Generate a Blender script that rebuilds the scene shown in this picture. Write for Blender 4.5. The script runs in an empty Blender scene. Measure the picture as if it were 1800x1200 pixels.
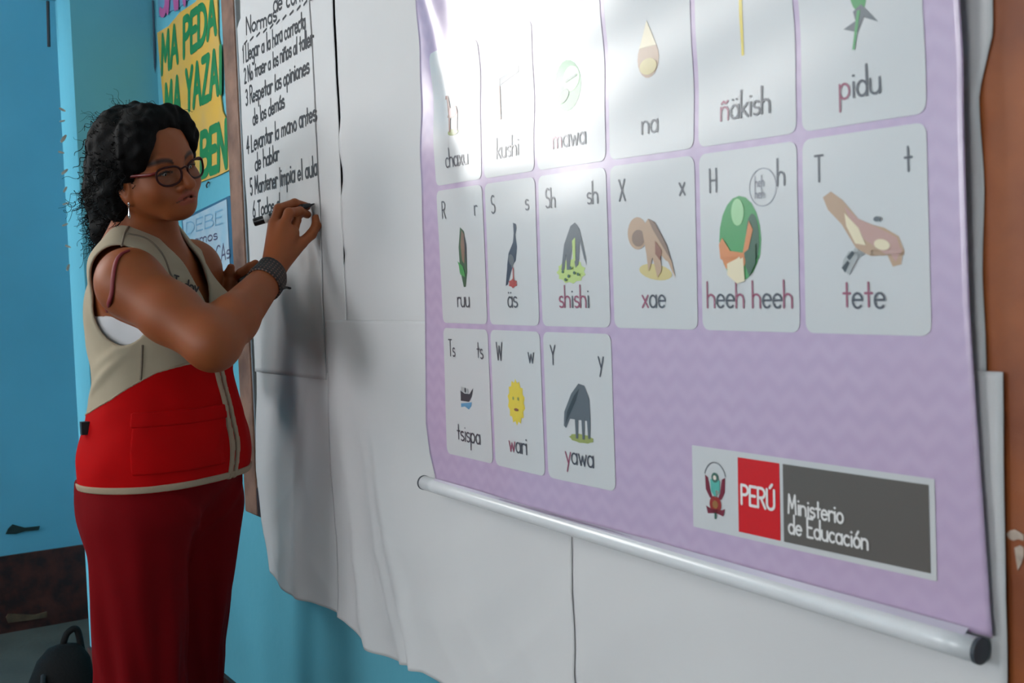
import bpy, bmesh, math, random
import numpy as np
from mathutils import Vector, Matrix
from mathutils.geometry import tessellate_polygon

random.seed(7); rng = np.random.default_rng(7)
SC = bpy.context.scene
COL = SC.collection

# ------------------------------------------------------------------ camera
F_PX = 2000.0
_d1 = np.array([-1270.0, -45.0, F_PX]); _d1 /= np.linalg.norm(_d1)
_v = np.array([.037, 1.0, 0.0]); _v[2] = -(_d1[0]*_v[0] + _d1[1]*_v[1]) / _d1[2]; _v /= np.linalg.norm(_v)
AX, AZ = -_d1, -_v
AY = np.cross(AZ, AX)
RW = np.array([AX, AY, AZ])                  # camera (x right, y down, z forward) -> world
CAM = np.array([0.0, -.95, 1.22])
cam_data = bpy.data.cameras.new('camera')
cam = bpy.data.objects.new('camera', cam_data); COL.objects.link(cam)
cam_data.sensor_width = 36.0; cam_data.lens = 36.0 * F_PX / 1800.0
cam_data.clip_start = .02
cam_data.dof.use_dof = True; cam_data.dof.focus_distance = 2.2; cam_data.dof.aperture_fstop = 9.0
_m = Matrix(((RW[0][0], -RW[0][1], -RW[0][2], CAM[0]),
             (RW[1][0], -RW[1][1], -RW[1][2], CAM[1]),
             (RW[2][0], -RW[2][1], -RW[2][2], CAM[2]), (0, 0, 0, 1)))
cam.matrix_world = _m
SC.camera = cam

# ------------------------------------------------------------------ light
SC.view_settings.view_transform = 'Standard'
try: SC.view_settings.look = 'None'
except Exception: pass
SC.view_settings.gamma = 1.0
SC.view_settings.use_curve_mapping = False
SC.view_settings.exposure = -0.95
world = bpy.data.worlds.new('daylight'); SC.world = world
world.use_nodes = True
wn = world.node_tree.nodes; wn['Background'].inputs[0].default_value = (.88, .94, 1.0, 1); wn['Background'].inputs[1].default_value = 19.0

def area_light(name, loc, target, sx, sy, power, color):
    d = bpy.data.lights.new(name, 'AREA'); d.shape = 'RECTANGLE'; d.size = sx; d.size_y = sy
    d.energy = power; d.color = color
    o = bpy.data.objects.new(name, d); COL.objects.link(o)
    o.location = loc
    o.rotation_euler = (Vector(target) - Vector(loc)).to_track_quat('-Z', 'Y').to_euler()
    return o
XL = -3.39        # left wall plane
YO = -4.6         # opposite wall
XR = 3.2
ZC = 2.95
# daylight that enters through the room's windows (each lamp fills one window opening)
WIN_A = (-2.40, -1.12, 1.64, 2.60)            # left wall: y0, y1, z0, z1
WINS_O = [(-2.9, -1.5, 1.1, 2.4), (.1, 1.5, 1.1, 2.4)]   # opposite wall, unseen, second one placed for fill: x0, x1, z0, z1
area_light('daylight_left_window', (XL-.13, (WIN_A[0]+WIN_A[1])/2, (WIN_A[2]+WIN_A[3])/2), (0, (WIN_A[0]+WIN_A[1])/2, (WIN_A[2]+WIN_A[3])/2), WIN_A[1]-WIN_A[0], WIN_A[3]-WIN_A[2], 90, (1.0, .96, .92))
for _w, _p in zip(WINS_O, (50, 62)):
    cx, cz = (_w[0]+_w[1])/2, (_w[2]+_w[3])/2
    area_light('opposite_window_fill', (cx, YO-.13, cz), (cx, 0, cz), _w[1]-_w[0], _w[3]-_w[2], _p, (1.0, .98, .95))

# ------------------------------------------------------------------ pixel helpers (photo is 1800 x 1200)
def ray(px, py): return RW @ np.array([(px-900)/F_PX, (py-600)/F_PX, 1.0])
def at(px, py, z): return CAM + ray(px, py)*z
def onwall(px, py, off=0.0):
    r = ray(px, py); return CAM + r*((-off-CAM[1])/r[1])
def onplane_x(px, py, x):
    r = ray(px, py); return CAM + r*((x-CAM[0])/r[0])

# ------------------------------------------------------------------ materials
def srgb(*c):
    return tuple(((x/255.0)/12.92 if x/255.0 <= .04045 else ((x/255.0+.055)/1.055)**2.4) for x in c) + (1.0,)
MATS = {}
def mat(name, color, rough=.6, var=.0, scale=8.0, bump=0.0, bscale=60.0, metal=0.0, spec=.5, coat=0.0, color2=None, sheen=0.0):
    if name in MATS: return MATS[name]
    m = bpy.data.materials.new(name); m.use_nodes = True
    nt = m.node_tree; b = nt.nodes['Principled BSDF']
    b.inputs['Roughness'].default_value = rough; b.inputs['Metallic'].default_value = metal
    b.inputs['Specular IOR Level'].default_value = spec
    b.inputs['Coat Weight'].default_value = coat; b.inputs['Coat Roughness'].default_value = .24
    if sheen: b.inputs['Sheen Weight'].default_value = sheen
    tc = nt.nodes.new('ShaderNodeTexCoord')
    if var > 0 or color2:
        n = nt.nodes.new('ShaderNodeTexNoise'); n.inputs['Scale'].default_value = scale; n.inputs['Detail'].default_value = 4
        nt.links.new(tc.outputs['Object'], n.inputs['Vector'])
        r = nt.nodes.new('ShaderNodeValToRGB'); nt.links.new(n.outputs['Fac'], r.inputs['Fac'])
        c2 = color2 or tuple(x*(1-var) for x in color[:3]) + (1,)
        r.color_ramp.elements[0].position = .35; r.color_ramp.elements[1].position = .65
        r.color_ramp.elements[0].color = c2; r.color_ramp.elements[1].color = color
        nt.links.new(r.outputs['Color'], b.inputs['Base Color'])
    else:
        b.inputs['Base Color'].default_value = color
    if bump > 0:
        n2 = nt.nodes.new('ShaderNodeTexNoise'); n2.inputs['Scale'].default_value = bscale; n2.inputs['Detail'].default_value = 3
        nt.links.new(tc.outputs['Object'], n2.inputs['Vector'])
        bp = nt.nodes.new('ShaderNodeBump'); bp.inputs['Strength'].default_value = bump; bp.inputs['Distance'].default_value = .004
        nt.links.new(n2.outputs['Fac'], bp.inputs['Height']); nt.links.new(bp.outputs['Normal'], b.inputs['Normal'])
    MATS[name] = m
    return m

M_WALL = mat('blue_wall_paint', srgb(106, 186, 206), .45, .10, 2.2, .25, 30)
M_WALL2 = mat('blue_wall_paint_beyond', srgb(128, 196, 216), .5, .12, 1.5, .2, 30)
M_BASE = mat('dark_brown_base_paint', srgb(58, 30, 26), .55, .35, 14, .3, 40)
M_FLOOR = mat('worn_cement', srgb(92, 88, 80), .75, .25, 5, .3, 50)
M_CEIL = mat('ceiling_white', srgb(196, 194, 188), .9)
M_ROOM = mat('room_wall_paint', srgb(120, 165, 180), .6, .08, 2.0)
M_WOOD = mat('red_brown_wood', srgb(160, 86, 38), .5, .35, 9, .25, 40, color2=srgb(126, 62, 28))
M_WOODP = mat('worn_pinkish_wood', srgb(150, 112, 92), .6, .4, 12, .25, 40, color2=srgb(104, 72, 56))
M_BOARD = mat('grey_board_surface', srgb(132, 134, 132), .5, .12, 5)
M_ALU = mat('brushed_aluminium', srgb(205, 208, 210), .32, .06, 30, metal=.85)

# ------------------------------------------------------------------ object helpers
def newmesh(name, verts, faces, m=None, parent=None, smooth=False, mats=None, fmat=None):
    me = bpy.data.meshes.new(name)
    me.from_pydata([tuple(map(float, v)) for v in verts], [], [tuple(int(i) for i in f) for f in faces])
    if mats:
        for x in mats: me.materials.append(x)
        if fmat is not None: me.polygons.foreach_set('material_index', list(fmat))
    elif m: me.materials.append(m)
    if smooth: me.polygons.foreach_set('use_smooth', [True]*len(me.polygons))
    me.update()
    o = bpy.data.objects.new(name, me); COL.objects.link(o)
    if parent is not None: o.parent = parent
    return o
def tag(o, label=None, cat=None, group=None, kind=None):
    if label: o['label'] = label
    if cat: o['category'] = cat
    if group: o['group'] = group
    if kind: o['kind'] = kind
    return o
def empty(name, loc=(0, 0, 0)):
    o = bpy.data.objects.new(name, None); COL.objects.link(o); o.location = tuple(map(float, loc)); o.empty_display_size = .05
    return o
def put(o, parent):
    """parent while keeping the world position (parents are only translated)"""
    o.parent = parent; o.location = Vector(o.location) - Vector(parent.location); return o
class MB:
    def __init__(s): s.v = []; s.f = []
    def box(s, a, b):
        a, b = np.minimum(a, b), np.maximum(a, b); n = len(s.v)
        s.v += [(x, y, z) for z in (a[2], b[2]) for y in (a[1], b[1]) for x in (a[0], b[0])]
        s.f += [tuple(n+i for i in q) for q in ((0, 2, 3, 1), (4, 5, 7, 6), (0, 1, 5, 4), (2, 6, 7, 3), (0, 4, 6, 2), (1, 3, 7, 5))]
        return s
    def tube(s, pts, rad, seg=8, closed=False, caps=True, flat=1.0, up=None):
        pts = np.asarray(pts, float); N = len(pts); rad = np.broadcast_to(np.asarray(rad, float), (N,))
        n0 = len(s.v)
        t = np.zeros_like(pts)
        if closed: t = np.roll(pts, -1, 0) - np.roll(pts, 1, 0)
        else:
            t[1:-1] = pts[2:]-pts[:-2]; t[0] = pts[1]-pts[0]; t[-1] = pts[-1]-pts[-2]
        t /= (np.linalg.norm(t, axis=1)[:, None]+1e-12)
        ref = np.array(up, float) if up is not None else (np.array([0, 0, 1.]) if abs(t[0][2]) < .9 else np.array([1., 0, 0]))
        a = ref - t[0]*np.dot(ref, t[0]); a /= np.linalg.norm(a)
        for i in range(N):
            if up is not None: a = ref - t[i]*np.dot(ref, t[i])
            else: a = a - t[i]*np.dot(a, t[i])
            a /= (np.linalg.norm(a)+1e-12); b = np.cross(t[i], a)
            for k in range(seg):
                w = 2*math.pi*k/seg
                s.v.append(tuple(pts[i] + rad[i]*(math.cos(w)*a*flat + math.sin(w)*b)))
        for i in range(N if closed else N-1):
            j = (i+1) % N
            for k in range(seg):
                l = (k+1) % seg
                s.f.append((n0+i*seg+k, n0+i*seg+l, n0+j*seg+l, n0+j*seg+k))
        if caps and not closed:
            s.f.append(tuple(n0+k for k in range(seg))[::-1]); s.f.append(tuple(n0+(N-1)*seg+k for k in range(seg)))
        return s
    def build(s, name, m=None, parent=None, smooth=False): return newmesh(name, s.v, s.f, m, parent, smooth)
def bevel(o, w=.004, n=2):
    b = o.modifiers.new('bevel', 'BEVEL'); b.width = w; b.segments = n; b.limit_method = 'ANGLE'; return o
def sm(pts, n=6):
    """Catmull-Rom resample of a polyline"""
    p = np.asarray(pts, float); p = np.vstack([2*p[0]-p[1], p, 2*p[-1]-p[-2]]); out = []
    for i in range(1, len(p)-2):
        for k in range(n):
            t = k/n
            out.append(.5*((2*p[i]) + (-p[i-1]+p[i+1])*t + (2*p[i-1]-5*p[i]+4*p[i+1]-p[i+2])*t*t + (-p[i-1]+3*p[i]-3*p[i+1]+p[i+2])*t**3))
    out.append(p[-2]); return np.array(out)

# ------------------------------------------------------------------ the room
JY = -.235        # door jamb edge (distance of the doorway from the board wall)
DOOR_Y0 = -1.02
REV = .20         # thickness of the left wall
def struct(o): o['kind'] = 'structure'; return o
struct(MB().box((XL, 0, 0), (XR+.2, .2, ZC)).build('wall_back', M_WALL))
w = MB()
w.box((XL-REV, JY, 0), (XL, .2, ZC))                                   # pier beside the board wall
w.box((XL-REV, DOOR_Y0, 2.12), (XL, JY, ZC))                           # over the door
w.box((XL-REV, WIN_A[1], 0), (XL, DOOR_Y0, ZC))
w.box((XL-REV, WIN_A[0], 0), (XL, WIN_A[1], WIN_A[2])); w.box((XL-REV, WIN_A[0], WIN_A[3]), (XL, WIN_A[1], ZC))
w.box((XL-REV, YO-.2, 0), (XL, WIN_A[0], ZC))
struct(w.build('wall_left', M_WALL))
w = MB(); xs = [XL-REV] + [q for a in WINS_O for q in a[:2]] + [XR+.2]
for i in range(0, len(xs), 2): w.box((xs[i], YO-.2, 0), (xs[i+1], YO, ZC))
for a in WINS_O: w.box((a[0], YO-.2, 0), (a[1], YO, a[2])).box((a[0], YO-.2, a[3]), (a[1], YO, ZC))
struct(w.build('wall_front', M_ROOM))
struct(MB().box((XR, YO, 0), (XR+.2, 0, ZC)).build('wall_right', M_ROOM))
struct(MB().box((-6.0, YO-.2, -.1), (XR+.2, .2, 0)).build('floor', M_FLOOR))
struct(MB().box((-6.0, YO-.2, ZC), (XR+.2, .2, ZC+.1)).build('ceiling', M_CEIL))
# passage beyond the doorway
XB = -4.62
def blue_beyond():
    return struct(MB().box((XB-.15, -3.0, 0), (XB, .6, ZC)).build('wall_passage', M_WALL2))
blue_beyond()
struct(MB().box((XB, .2, 0), (XL-REV, .35, ZC)).build('wall_passage_end', M_WALL2))
struct(MB().box((XB, -3.0, 0), (XB+.012, .1, .29)).build('baseboard_passage', mat('scuffed_brown_base', srgb(96, 38, 26), .6, .5, 16, .5, 25, color2=srgb(52, 18, 14))))
# peeled strip of plaster at the foot and the hole higher up in that wall
def blob_plate(name, pts3, normal, thick, m, parent=None):
    p = [Vector(q) for q in pts3]; n = Vector(normal)*thick
    tris = tessellate_polygon([p]); k = len(p)
    v = p + [q+n for q in p]; f = [tuple(t) for t in tris] + [tuple(i+k for i in t[::-1]) for t in tris]
    f += [(i, (i+1) % k, (i+1) % k+k, i+k) for i in range(k)]
    return newmesh(name, v, f, m, parent)
q = [onplane_x(*p, XB+.013) for p in ((10, 1084), (14, 1078), (60, 1080), (82, 1074), (82, 1084), (45, 1090), (14, 1094))]
struct(blob_plate('trim_1', q, (1, 0, 0), .006, mat('peeled_plaster', srgb(120, 84, 60), .8, .4, 20)))
q = [onplane_x(*p, XB+.001) for p in ((10, 938), (14, 929), (22, 921), (32, 924), (44, 927), (70, 924), (68, 931), (45, 933), (28, 938))]
struct(blob_plate('trim_2', q, (1, 0, 0), .004, mat('chipped_dark_plaster', srgb(52, 66, 62), .9, .4, 30)))
struct(MB().box((XL, -.012, 0), (-.2, 0, .20)).box((-.2, -.012, 0), (XR, 0, .20)).build('baseboard_back', M_BASE))
struct(MB().box((XL, JY, 0), (XL+.01, -.012, .185)).box((XL-REV, JY-.008, 0), (XL+.01, JY, .185)).build('baseboard_left', M_BASE))
# window frames (the glare on the banner is the left one; the last opposite one is placed for fill)
M_FRAME = mat('window_frame_paint', srgb(90, 70, 58), .5)
wf = MB(); y0, y1, z0, z1 = WIN_A
for a, b in (((y0, z0), (y1, z0+.04)), ((y0, z1-.04), (y1, z1)), ((y0, z0), (y0+.04, z1)), ((y1-.04, z0), (y1, z1)),
             ((y0, z0+.27), (y1, z0+.30)), ((y0, z0+.53), (y1, z0+.56)), (((y0+y1)/2-.02, z0), ((y0+y1)/2+.02, z1))):
    wf.box((XL-.09, a[0], a[1]), (XL-.05, b[0], b[1]))
struct(wf.build('window_1', M_FRAME))
for i, (x0, x1, z0, z1) in enumerate(WINS_O):
    wf = MB()
    for a, b in (((x0, z0), (x1, z0+.05)), ((x0, z1-.05), (x1, z1)), ((x0, z0), (x0+.05, z1)), ((x1-.05, z0), (x1, z1)), (((x0+x1)/2-.03, z0), ((x0+x1)/2+.03, z1)), ((x0, z0+.62), (x1, z0+.66))):
        wf.box((a[0], YO-.09, a[1]), (b[0], YO-.04, b[1]))
    struct(wf.build('window_%d' % (i+2), M_FRAME))
# dark strips drawn in for the shaded doorway gap and corner crease
tag(MB().tube([onplane_x(84, 2, XL-REV+.01)+np.array([.0, .0, 0]), onplane_x(86, 82, XL-REV+.01)], .005, 6).build('door_gap_strip', mat('dark_gap_tone', srgb(40, 44, 52), .6)),
    'short dark strip standing for the shaded gap at the top of the doorway edge', 'dark strip')
tag(MB().tube(sm([onwall(269, 1, .006), onwall(271, 60, .006), onwall(272, 110, .006), onwall(273, 148, .006)]), .0035, 6).build('corner_crease_strip', mat('blue_dark_crease', srgb(38, 70, 92), .6)),
    'thin dark blue strip standing for the shaded wall corner crease left of the yellow sign', 'dark strip')
# scraps stuck along the door jamb
M_SCRAP = mat('old_tape', srgb(176, 170, 160), .7, .35, 60)
scraps = [(109, 193, 10, -35), (109, 213, 8, 10), (111, 244, 14, 55), (107, 268, 9, -20), (113, 302, 12, 40), (114, 333, 10, 60), (115, 358, 9, 15), (114, 395, 9, 20), (119, 433, 9, -30), (119, 470, 11, 70)]
where = ['topmost', 'second from the top', 'longest, third from the top', 'fourth from the top', 'fifth from the top', 'sixth from the top', 'seventh from the top', 'eighth from the top', 'second from the bottom', 'lowest']
for (px, py, L, ang), wd in zip(scraps, where):
    c = onplane_x(px, py, XL+.004); Lm = L/2000*3.2*.5; a = math.radians(ang)
    dv = np.array([0, math.cos(a), math.sin(a)]); nv = np.array([0, -math.sin(a), math.cos(a)])
    pts = [(-1.1, -.35, 0), (-.3, -.55, .5), (.5, -.45, .9), (1.1, -.15, 1.6), (1.0, .3, 1.5), (.3, .5, .8), (-.5, .42, .4), (-1.0, .3, 0)]
    p3 = [c + dv*u*Lm + nv*v*Lm*.8 + np.array([h*Lm*.5, 0, 0]) for u, v, h in pts]
    o = blob_plate('tape_scrap', p3, (1, 0, 0), .0035, M_SCRAP)
    tag(o, 'curled scrap of old tape on the blue door jamb, %s' % wd, 'tape scrap', 'tape scraps along the door jamb')

# ------------------------------------------------------------------ board on the wall
bo = empty('wall_board', (-1.6, 0, .70)); tag(bo, 'large grey wall board with a brown wooden frame under white papers', 'board')
BX0, BX1, BZ0, BZ1 = -2.70, -.555, .70, 2.08
FW = .085
put(MB().box((BX0+.02, -.012, BZ0+.02), (BX1-.02, -.001, BZ1-.02)).build('board_panel', M_BOARD), bo)
for n, a, b, m in (('frame_strip', (BX0, -.034, BZ0), (BX0+FW, -.001, BZ1), M_WOODP), ('frame_strip', (BX1-FW-.014, -.034, BZ0), (BX1, -.001, BZ1), M_WOOD),
                   ('frame_strip', (BX0+FW, -.034, BZ0), (BX1-FW-.014, -.001, BZ0+.07), M_BASE), ('frame_strip', (BX0+FW, -.034, BZ1-.07), (BX1-FW-.014, -.001, BZ1), M_WOOD)):
    put(bevel(MB().box(a, b).build(n, m)), bo)
put(MB().box((BX0+FW, -.030, BZ0+.07), (BX0+FW+.009, -.012, BZ1-.07)).build('inner_bead', M_ALU), bo)
# paint chips on the right frame strip
for pts in (((1770, 938), (1776, 932), (1784, 930), (1792, 934), (1800, 940), (1800, 950), (1790, 947), (1782, 950), (1774, 946)),
            ((1784, 962), (1794, 958), (1800, 962), (1800, 978), (1796, 990), (1790, 1002), (1787, 985))):
    put(blob_plate('paint_chip', [onwall(*p, .0345) for p in pts], (0, -1, 0), .0008, mat('pale_chipped_paint', srgb(196, 176, 160), .8, .35, 60)), bo)

# ------------------------------------------------------------------ white paper sheets over the board
M_PAPER = mat('white_paper', srgb(208, 206, 206), .75, .03, 3, .05, 20)
def paper_disp(x, z, s, bul=1.0):
    """how far the paper bulges off the board (metres)"""
    lo = np.clip((1.04-z)/.46, 0, 1)
    d = .0013*np.sin(9*x+3*z+s) + .0010*np.sin(17*x-7*z+2*s) + .0006*np.sin(31*x+19*z+s*3)
    cr = np.abs(np.sin(23*x+11*z+2*np.sin(9*z+s))) + np.abs(np.sin(-13*x+27*z+1.5*np.sin(7*x)))
    d = d + .0012*(1-cr*.5)
    e = .010*np.sin(8.5*x+5.0*z+s*.3) + .005*np.sin(19*x-9*z+1.0) + .010 + .0025*(1-cr*.5)
    for (fx, fz, dx, w_, a_) in ((-2.02, .75, .30, .035, .018), (-1.82, .68, .42, .026, .016), (-2.33, .85, .15, .026, .010), (-1.93, .80, .36, .016, .008), (-1.55, .75, .35, .05, .012), (-1.1, .7, .3, .06, .010)):
        e = e + a_*np.exp(-(((x-fx) - dx*(fz-z))/w_)**2)
    return d + bul*lo*e
def sheet(name, x0, x1, z0, z1, off, s, label, nx=70, nz=90, el=None, er=None, eb=None, cut=None, m=None, bul=1.0):
    v = []; f = []
    for j in range(nz+1):
        for i in range(nx+1):
            u, w_ = i/nx, j/nz
            z = z0 + (z1-z0)*w_
            a = x0 + (el(z) if el else 0); b = x1 + (er(z) if er else 0)
            x = a + (b-a)*u
            if eb: z = z + eb(x)*(1-w_)
            if cut and z > cut[0]: x = max(x, x0 + (cut[1]-x0)*min(1, (z-cut[0])/cut[2]))
            v.append((x, -(off + float(paper_disp(np.float64(x), np.float64(z), s, bul))), z))
    for j in range(nz):
        for i in range(nx):
            q = j*(nx+1)+i; f.append((q, q+1, q+nx+2, q+nx+1))
    o = newmesh(name, v, f, m or M_PAPER, None, True)
    md = o.modifiers.new('thickness', 'SOLIDIFY'); md.thickness = .0006; md.offset = 1
    tag(o, label, 'paper sheet', 'white sheets covering the board'); return o
_slit = [(0, 268, 1), (300, 372, 1), (448, 492, 1)]
def slit_open(z):
    # pixel row of this height near px 592
    py = 536 - (z-1.22)*2000/2.27
    for a, b, _ in _slit:
        if a-6 < py < b: return min(1.0, (py-a+6)/30.0, (b-py)/30.0)
    return 0.0
OFF_W = .0395
SX2 = float(onwall(590, 130, .04)[0])
sheet('paper_sheet', -2.545, SX2-.004, 1.062, 2.00, .0375, .4, 'tall white sheet whose right edge shows just beyond the handwritten rules sheet', bul=.6)
sheet('paper_sheet', SX2-.004, -1.22, 1.168, 2.07, .0378, .4, 'wide white sheet between the handwritten rules and the lilac banner', bul=.7, nz=140, el=lambda z: .011*slit_open(z))
sheet('paper_sheet', -1.225, -.629, 1.128, 2.06, .0375, .4, 'white sheet behind the right half of the lilac banner', bul=.6, er=lambda z: -.012*float(np.clip((1.43-z)/.05, 0, 1))+.0015*math.sin(z*40))
sheet('paper_sheet', -2.560, -2.125, .575, 1.066, .0382, .4, 'lower left white sheet hanging under the rules sheet', el=lambda z: .055*np.clip((.85-z)/.28, 0, 1)**1.3, eb=lambda x: .02*np.clip((-2.4-x)/.15, 0, 1))
sheet('paper_sheet', -2.135, -1.297, .555, 1.172, .0398, .4, 'lower middle white sheet with long creases under the banner rod', nx=130, nz=100, eb=lambda x: .012*math.sin(x*14))
sheet('paper_sheet', -1.30, -.622, .55, 1.13, .0388, .4, 'lower right white sheet reaching past the banner to the brown frame', eb=lambda x: .01*math.sin(x*11), bul=.8)
rules = sheet('rules_sheet', -2.566, -2.145, 1.050, 2.04, OFF_W, .4, 'white flip chart sheet with handwritten class rules in black marker', bul=.6, cut=(1.845, -2.505, .035))
rules['group'] = 'white sheets covering the board'
def on_rules(x, z, lift): return (x, -(OFF_W + float(paper_disp(np.float64(x), np.float64(z), .4)) + lift + .0003), z)

# ------------------------------------------------------------------ single-stroke lettering
def A(cx, cy, rx, ry, a0, a1, n=12):
    return [(cx+rx*math.cos(math.radians(a0+(a1-a0)*i/n)), cy+ry*math.sin(math.radians(a0+(a1-a0)*i/n))) for i in range(n+1)]
RING = A(.21, .25, .21, .25, 0, 360, 16)
DOT = lambda x, y: [(x-.01, y), (x+.01, y)]
SCURVE = A(.17, .38, .16, .12, 40, 270, 8) + A(.17, .13, .17, .13, 90, -140, 8)
GL = {
 'a': (.56, [RING, [(.42, .5), (.42, 0)]]), 'b': (.56, [[(0, 1), (0, 0)], RING]), 'c': (.48, [A(.21, .25, .21, .25, 50, 310)]),
 'd': (.56, [RING, [(.42, 1), (.42, 0)]]), 'e': (.54, [[(.01, .27)] + A(.21, .25, .21, .25, 5, 315, 14)]),
 'f': (.38, [A(.26, .8, .14, .18, 40, 180, 6) + [(.12, 0)], [(0, .5), (.3, .5)]]), 'g': (.56, [RING, [(.42, .5), (.42, -.2)] + A(.22, -.2, .2, .18, 0, -150, 6)]),
 'h': (.54, [[(0, 1), (0, 0)], A(.2, .3, .2, .2, 180, 0, 8) + [(.4, 0)]]), 'i': (.2, [[(.05, .5), (.05, 0)], DOT(.05, .72)]),
 'j': (.24, [[(.12, .5), (.12, -.2)] + A(0, -.2, .12, .14, 0, -120, 5), DOT(.12, .72)]), 'k': (.46, [[(0, 1), (0, 0)], [(.34, .5), (0, .2)], [(.1, .28), (.36, 0)]]),
 'l': (.2, [[(.05, 1), (.05, 0)]]), 'm': (.78, [[(0, .5), (0, 0)], A(.16, .34, .16, .16, 180, 0, 6) + [(.32, 0)], A(.48, .34, .16, .16, 180, 0, 6) + [(.64, 0)]]),
 'n': (.54, [[(0, .5), (0, 0)], A(.2, .3, .2, .2, 180, 0, 8) + [(.4, 0)]]), 'o': (.54, [RING]), 'p': (.56, [[(0, .5), (0, -.4)], RING]), 'q': (.56, [RING, [(.42, .5), (.42, -.4)]]),
 'r': (.38, [[(0, .5), (0, 0)], A(.2, .3, .2, .2, 180, 50, 6)]), 's': (.44, [SCURVE]), 't': (.4, [[(.15, .85), (.15, .05)], [(0, .5), (.3, .5)]]),
 'u': (.54, [[(0, .5)] + A(.2, .2, .2, .2, 180, 360, 8) + [(.4, .5)], [(.4, .2), (.4, 0)]]), 'v': (.46, [[(0, .5), (.18, 0), (.36, .5)]]),
 'w': (.66, [[(0, .5), (.14, 0), (.28, .42), (.42, 0), (.56, .5)]]), 'x': (.46, [[(0, .5), (.36, 0)], [(.36, .5), (0, 0)]]), 'y': (.48, [[(0, .5), (.2, .02)], [(.4, .5), (.1, -.4)]]),
 'z': (.46, [[(0, .5), (.36, .5), (0, 0), (.36, 0)]]),
 'A': (.66, [[(0, 0), (.26, 1), (.52, 0)], [(.09, .35), (.43, .35)]]), 'B': (.6, [[(0, 0), (0, 1), (.25, 1)] + A(.25, .76, .2, .24, 90, -90, 6) + [(0, .52), (.25, .52)] + A(.25, .26, .25, .26, 90, -90, 6) + [(0, 0)]]),
 'C': (.6, [A(.3, .5, .3, .5, 50, 310)]), 'D': (.62, [[(0, 0), (0, 1), (.15, 1)] + A(.15, .5, .35, .5, 90, -90, 10) + [(0, 0)]]), 'E': (.52, [[(.4, 1), (0, 1), (0, 0), (.4, 0)], [(0, .52), (.33, .52)]]),
 'H': (.6, [[(0, 1), (0, 0)], [(.44, 1), (.44, 0)], [(0, .5), (.44, .5)]]), 'I': (.2, [[(.05, 1), (.05, 0)]]), 'L': (.46, [[(0, 1), (0, 0), (.36, 0)]]),
 'M': (.74, [[(0, 0), (.06, 1), (.29, .3), (.52, 1), (.58, 0)]]), 'N': (.62, [[(0, 0), (0, 1), (.46, 0), (.46, 1)]]), 'P': (.54, [[(0, 0), (0, 1), (.2, 1)] + A(.2, .75, .22, .25, 90, -90, 8) + [(0, .5)]]),
 'R': (.56, [[(0, 0), (0, 1), (.2, 1)] + A(.2, .75, .22, .25, 90, -90, 8) + [(0, .5)], [(.18, .5), (.44, 0)]]), 'S': (.54, [A(.22, .74, .2, .25, 45, 270, 8) + A(.22, .25, .22, .25, 90, -140, 8)]),
 'T': (.56, [[(0, 1), (.46, 1)], [(.23, 1), (.23, 0)]]), 'U': (.6, [[(0, 1)] + A(.22, .25, .22, .25, 180, 360, 8) + [(.44, 1)]]), 'W': (.8, [[(0, 1), (.16, 0), (.34, .8), (.52, 0), (.68, 1)]]),
 'X': (.58, [[(0, 1), (.46, 0)], [(.46, 1), (0, 0)]]), 'Y': (.58, [[(0, 1), (.23, .5), (.46, 1)], [(.23, .5), (.23, 0)]]), 'Z': (.56, [[(0, 1), (.44, 1), (0, 0), (.44, 0)]]),
 '1': (.3, [[(.0, .8), (.12, 1), (.12, 0)]]), '2': (.5, [A(.2, .76, .2, .22, 160, -40, 8) + [(0, 0), (.4, 0)]]), '3': (.48, [A(.17, .75, .18, .24, 140, -90, 8) + A(.17, .26, .2, .26, 90, -140, 8)]),
 '4': (.5, [[(.28, 0), (.28, 1), (0, .35), (.42, .35)]]), '5': (.5, [[(.36, 1), (.04, 1), (.02, .58)] + A(.18, .3, .2, .28, 120, -140, 9)]), '6': (.5, [[(.3, 1), (.06, .5)] + A(.2, .25, .2, .25, 150, 510, 14)]),
 '.': (.2, [DOT(.05, .02)]), ' ': (.34, []), '-': (.4, [[(.02, .3), (.3, .3)]]),
}
GL['ñ'] = (.54, GL['n'][1] + [[(.04, .64), (.14, .72), (.26, .64), (.38, .72)]])
GL['ä'] = (.56, GL['a'][1] + [DOT(.1, .72), DOT(.32, .72)])
GL['á'] = (.56, GL['a'][1] + [[(.18, .62), (.32, .82)]])
GL['ó'] = (.54, GL['o'][1] + [[(.18, .62), (.32, .82)]])
GL['Ú'] = (.6, GL['U'][1] + [[(.18, 1.1), (.32, 1.28)]])
def text_width(t): return sum(GL[c][0] for c in t) - .12
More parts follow.
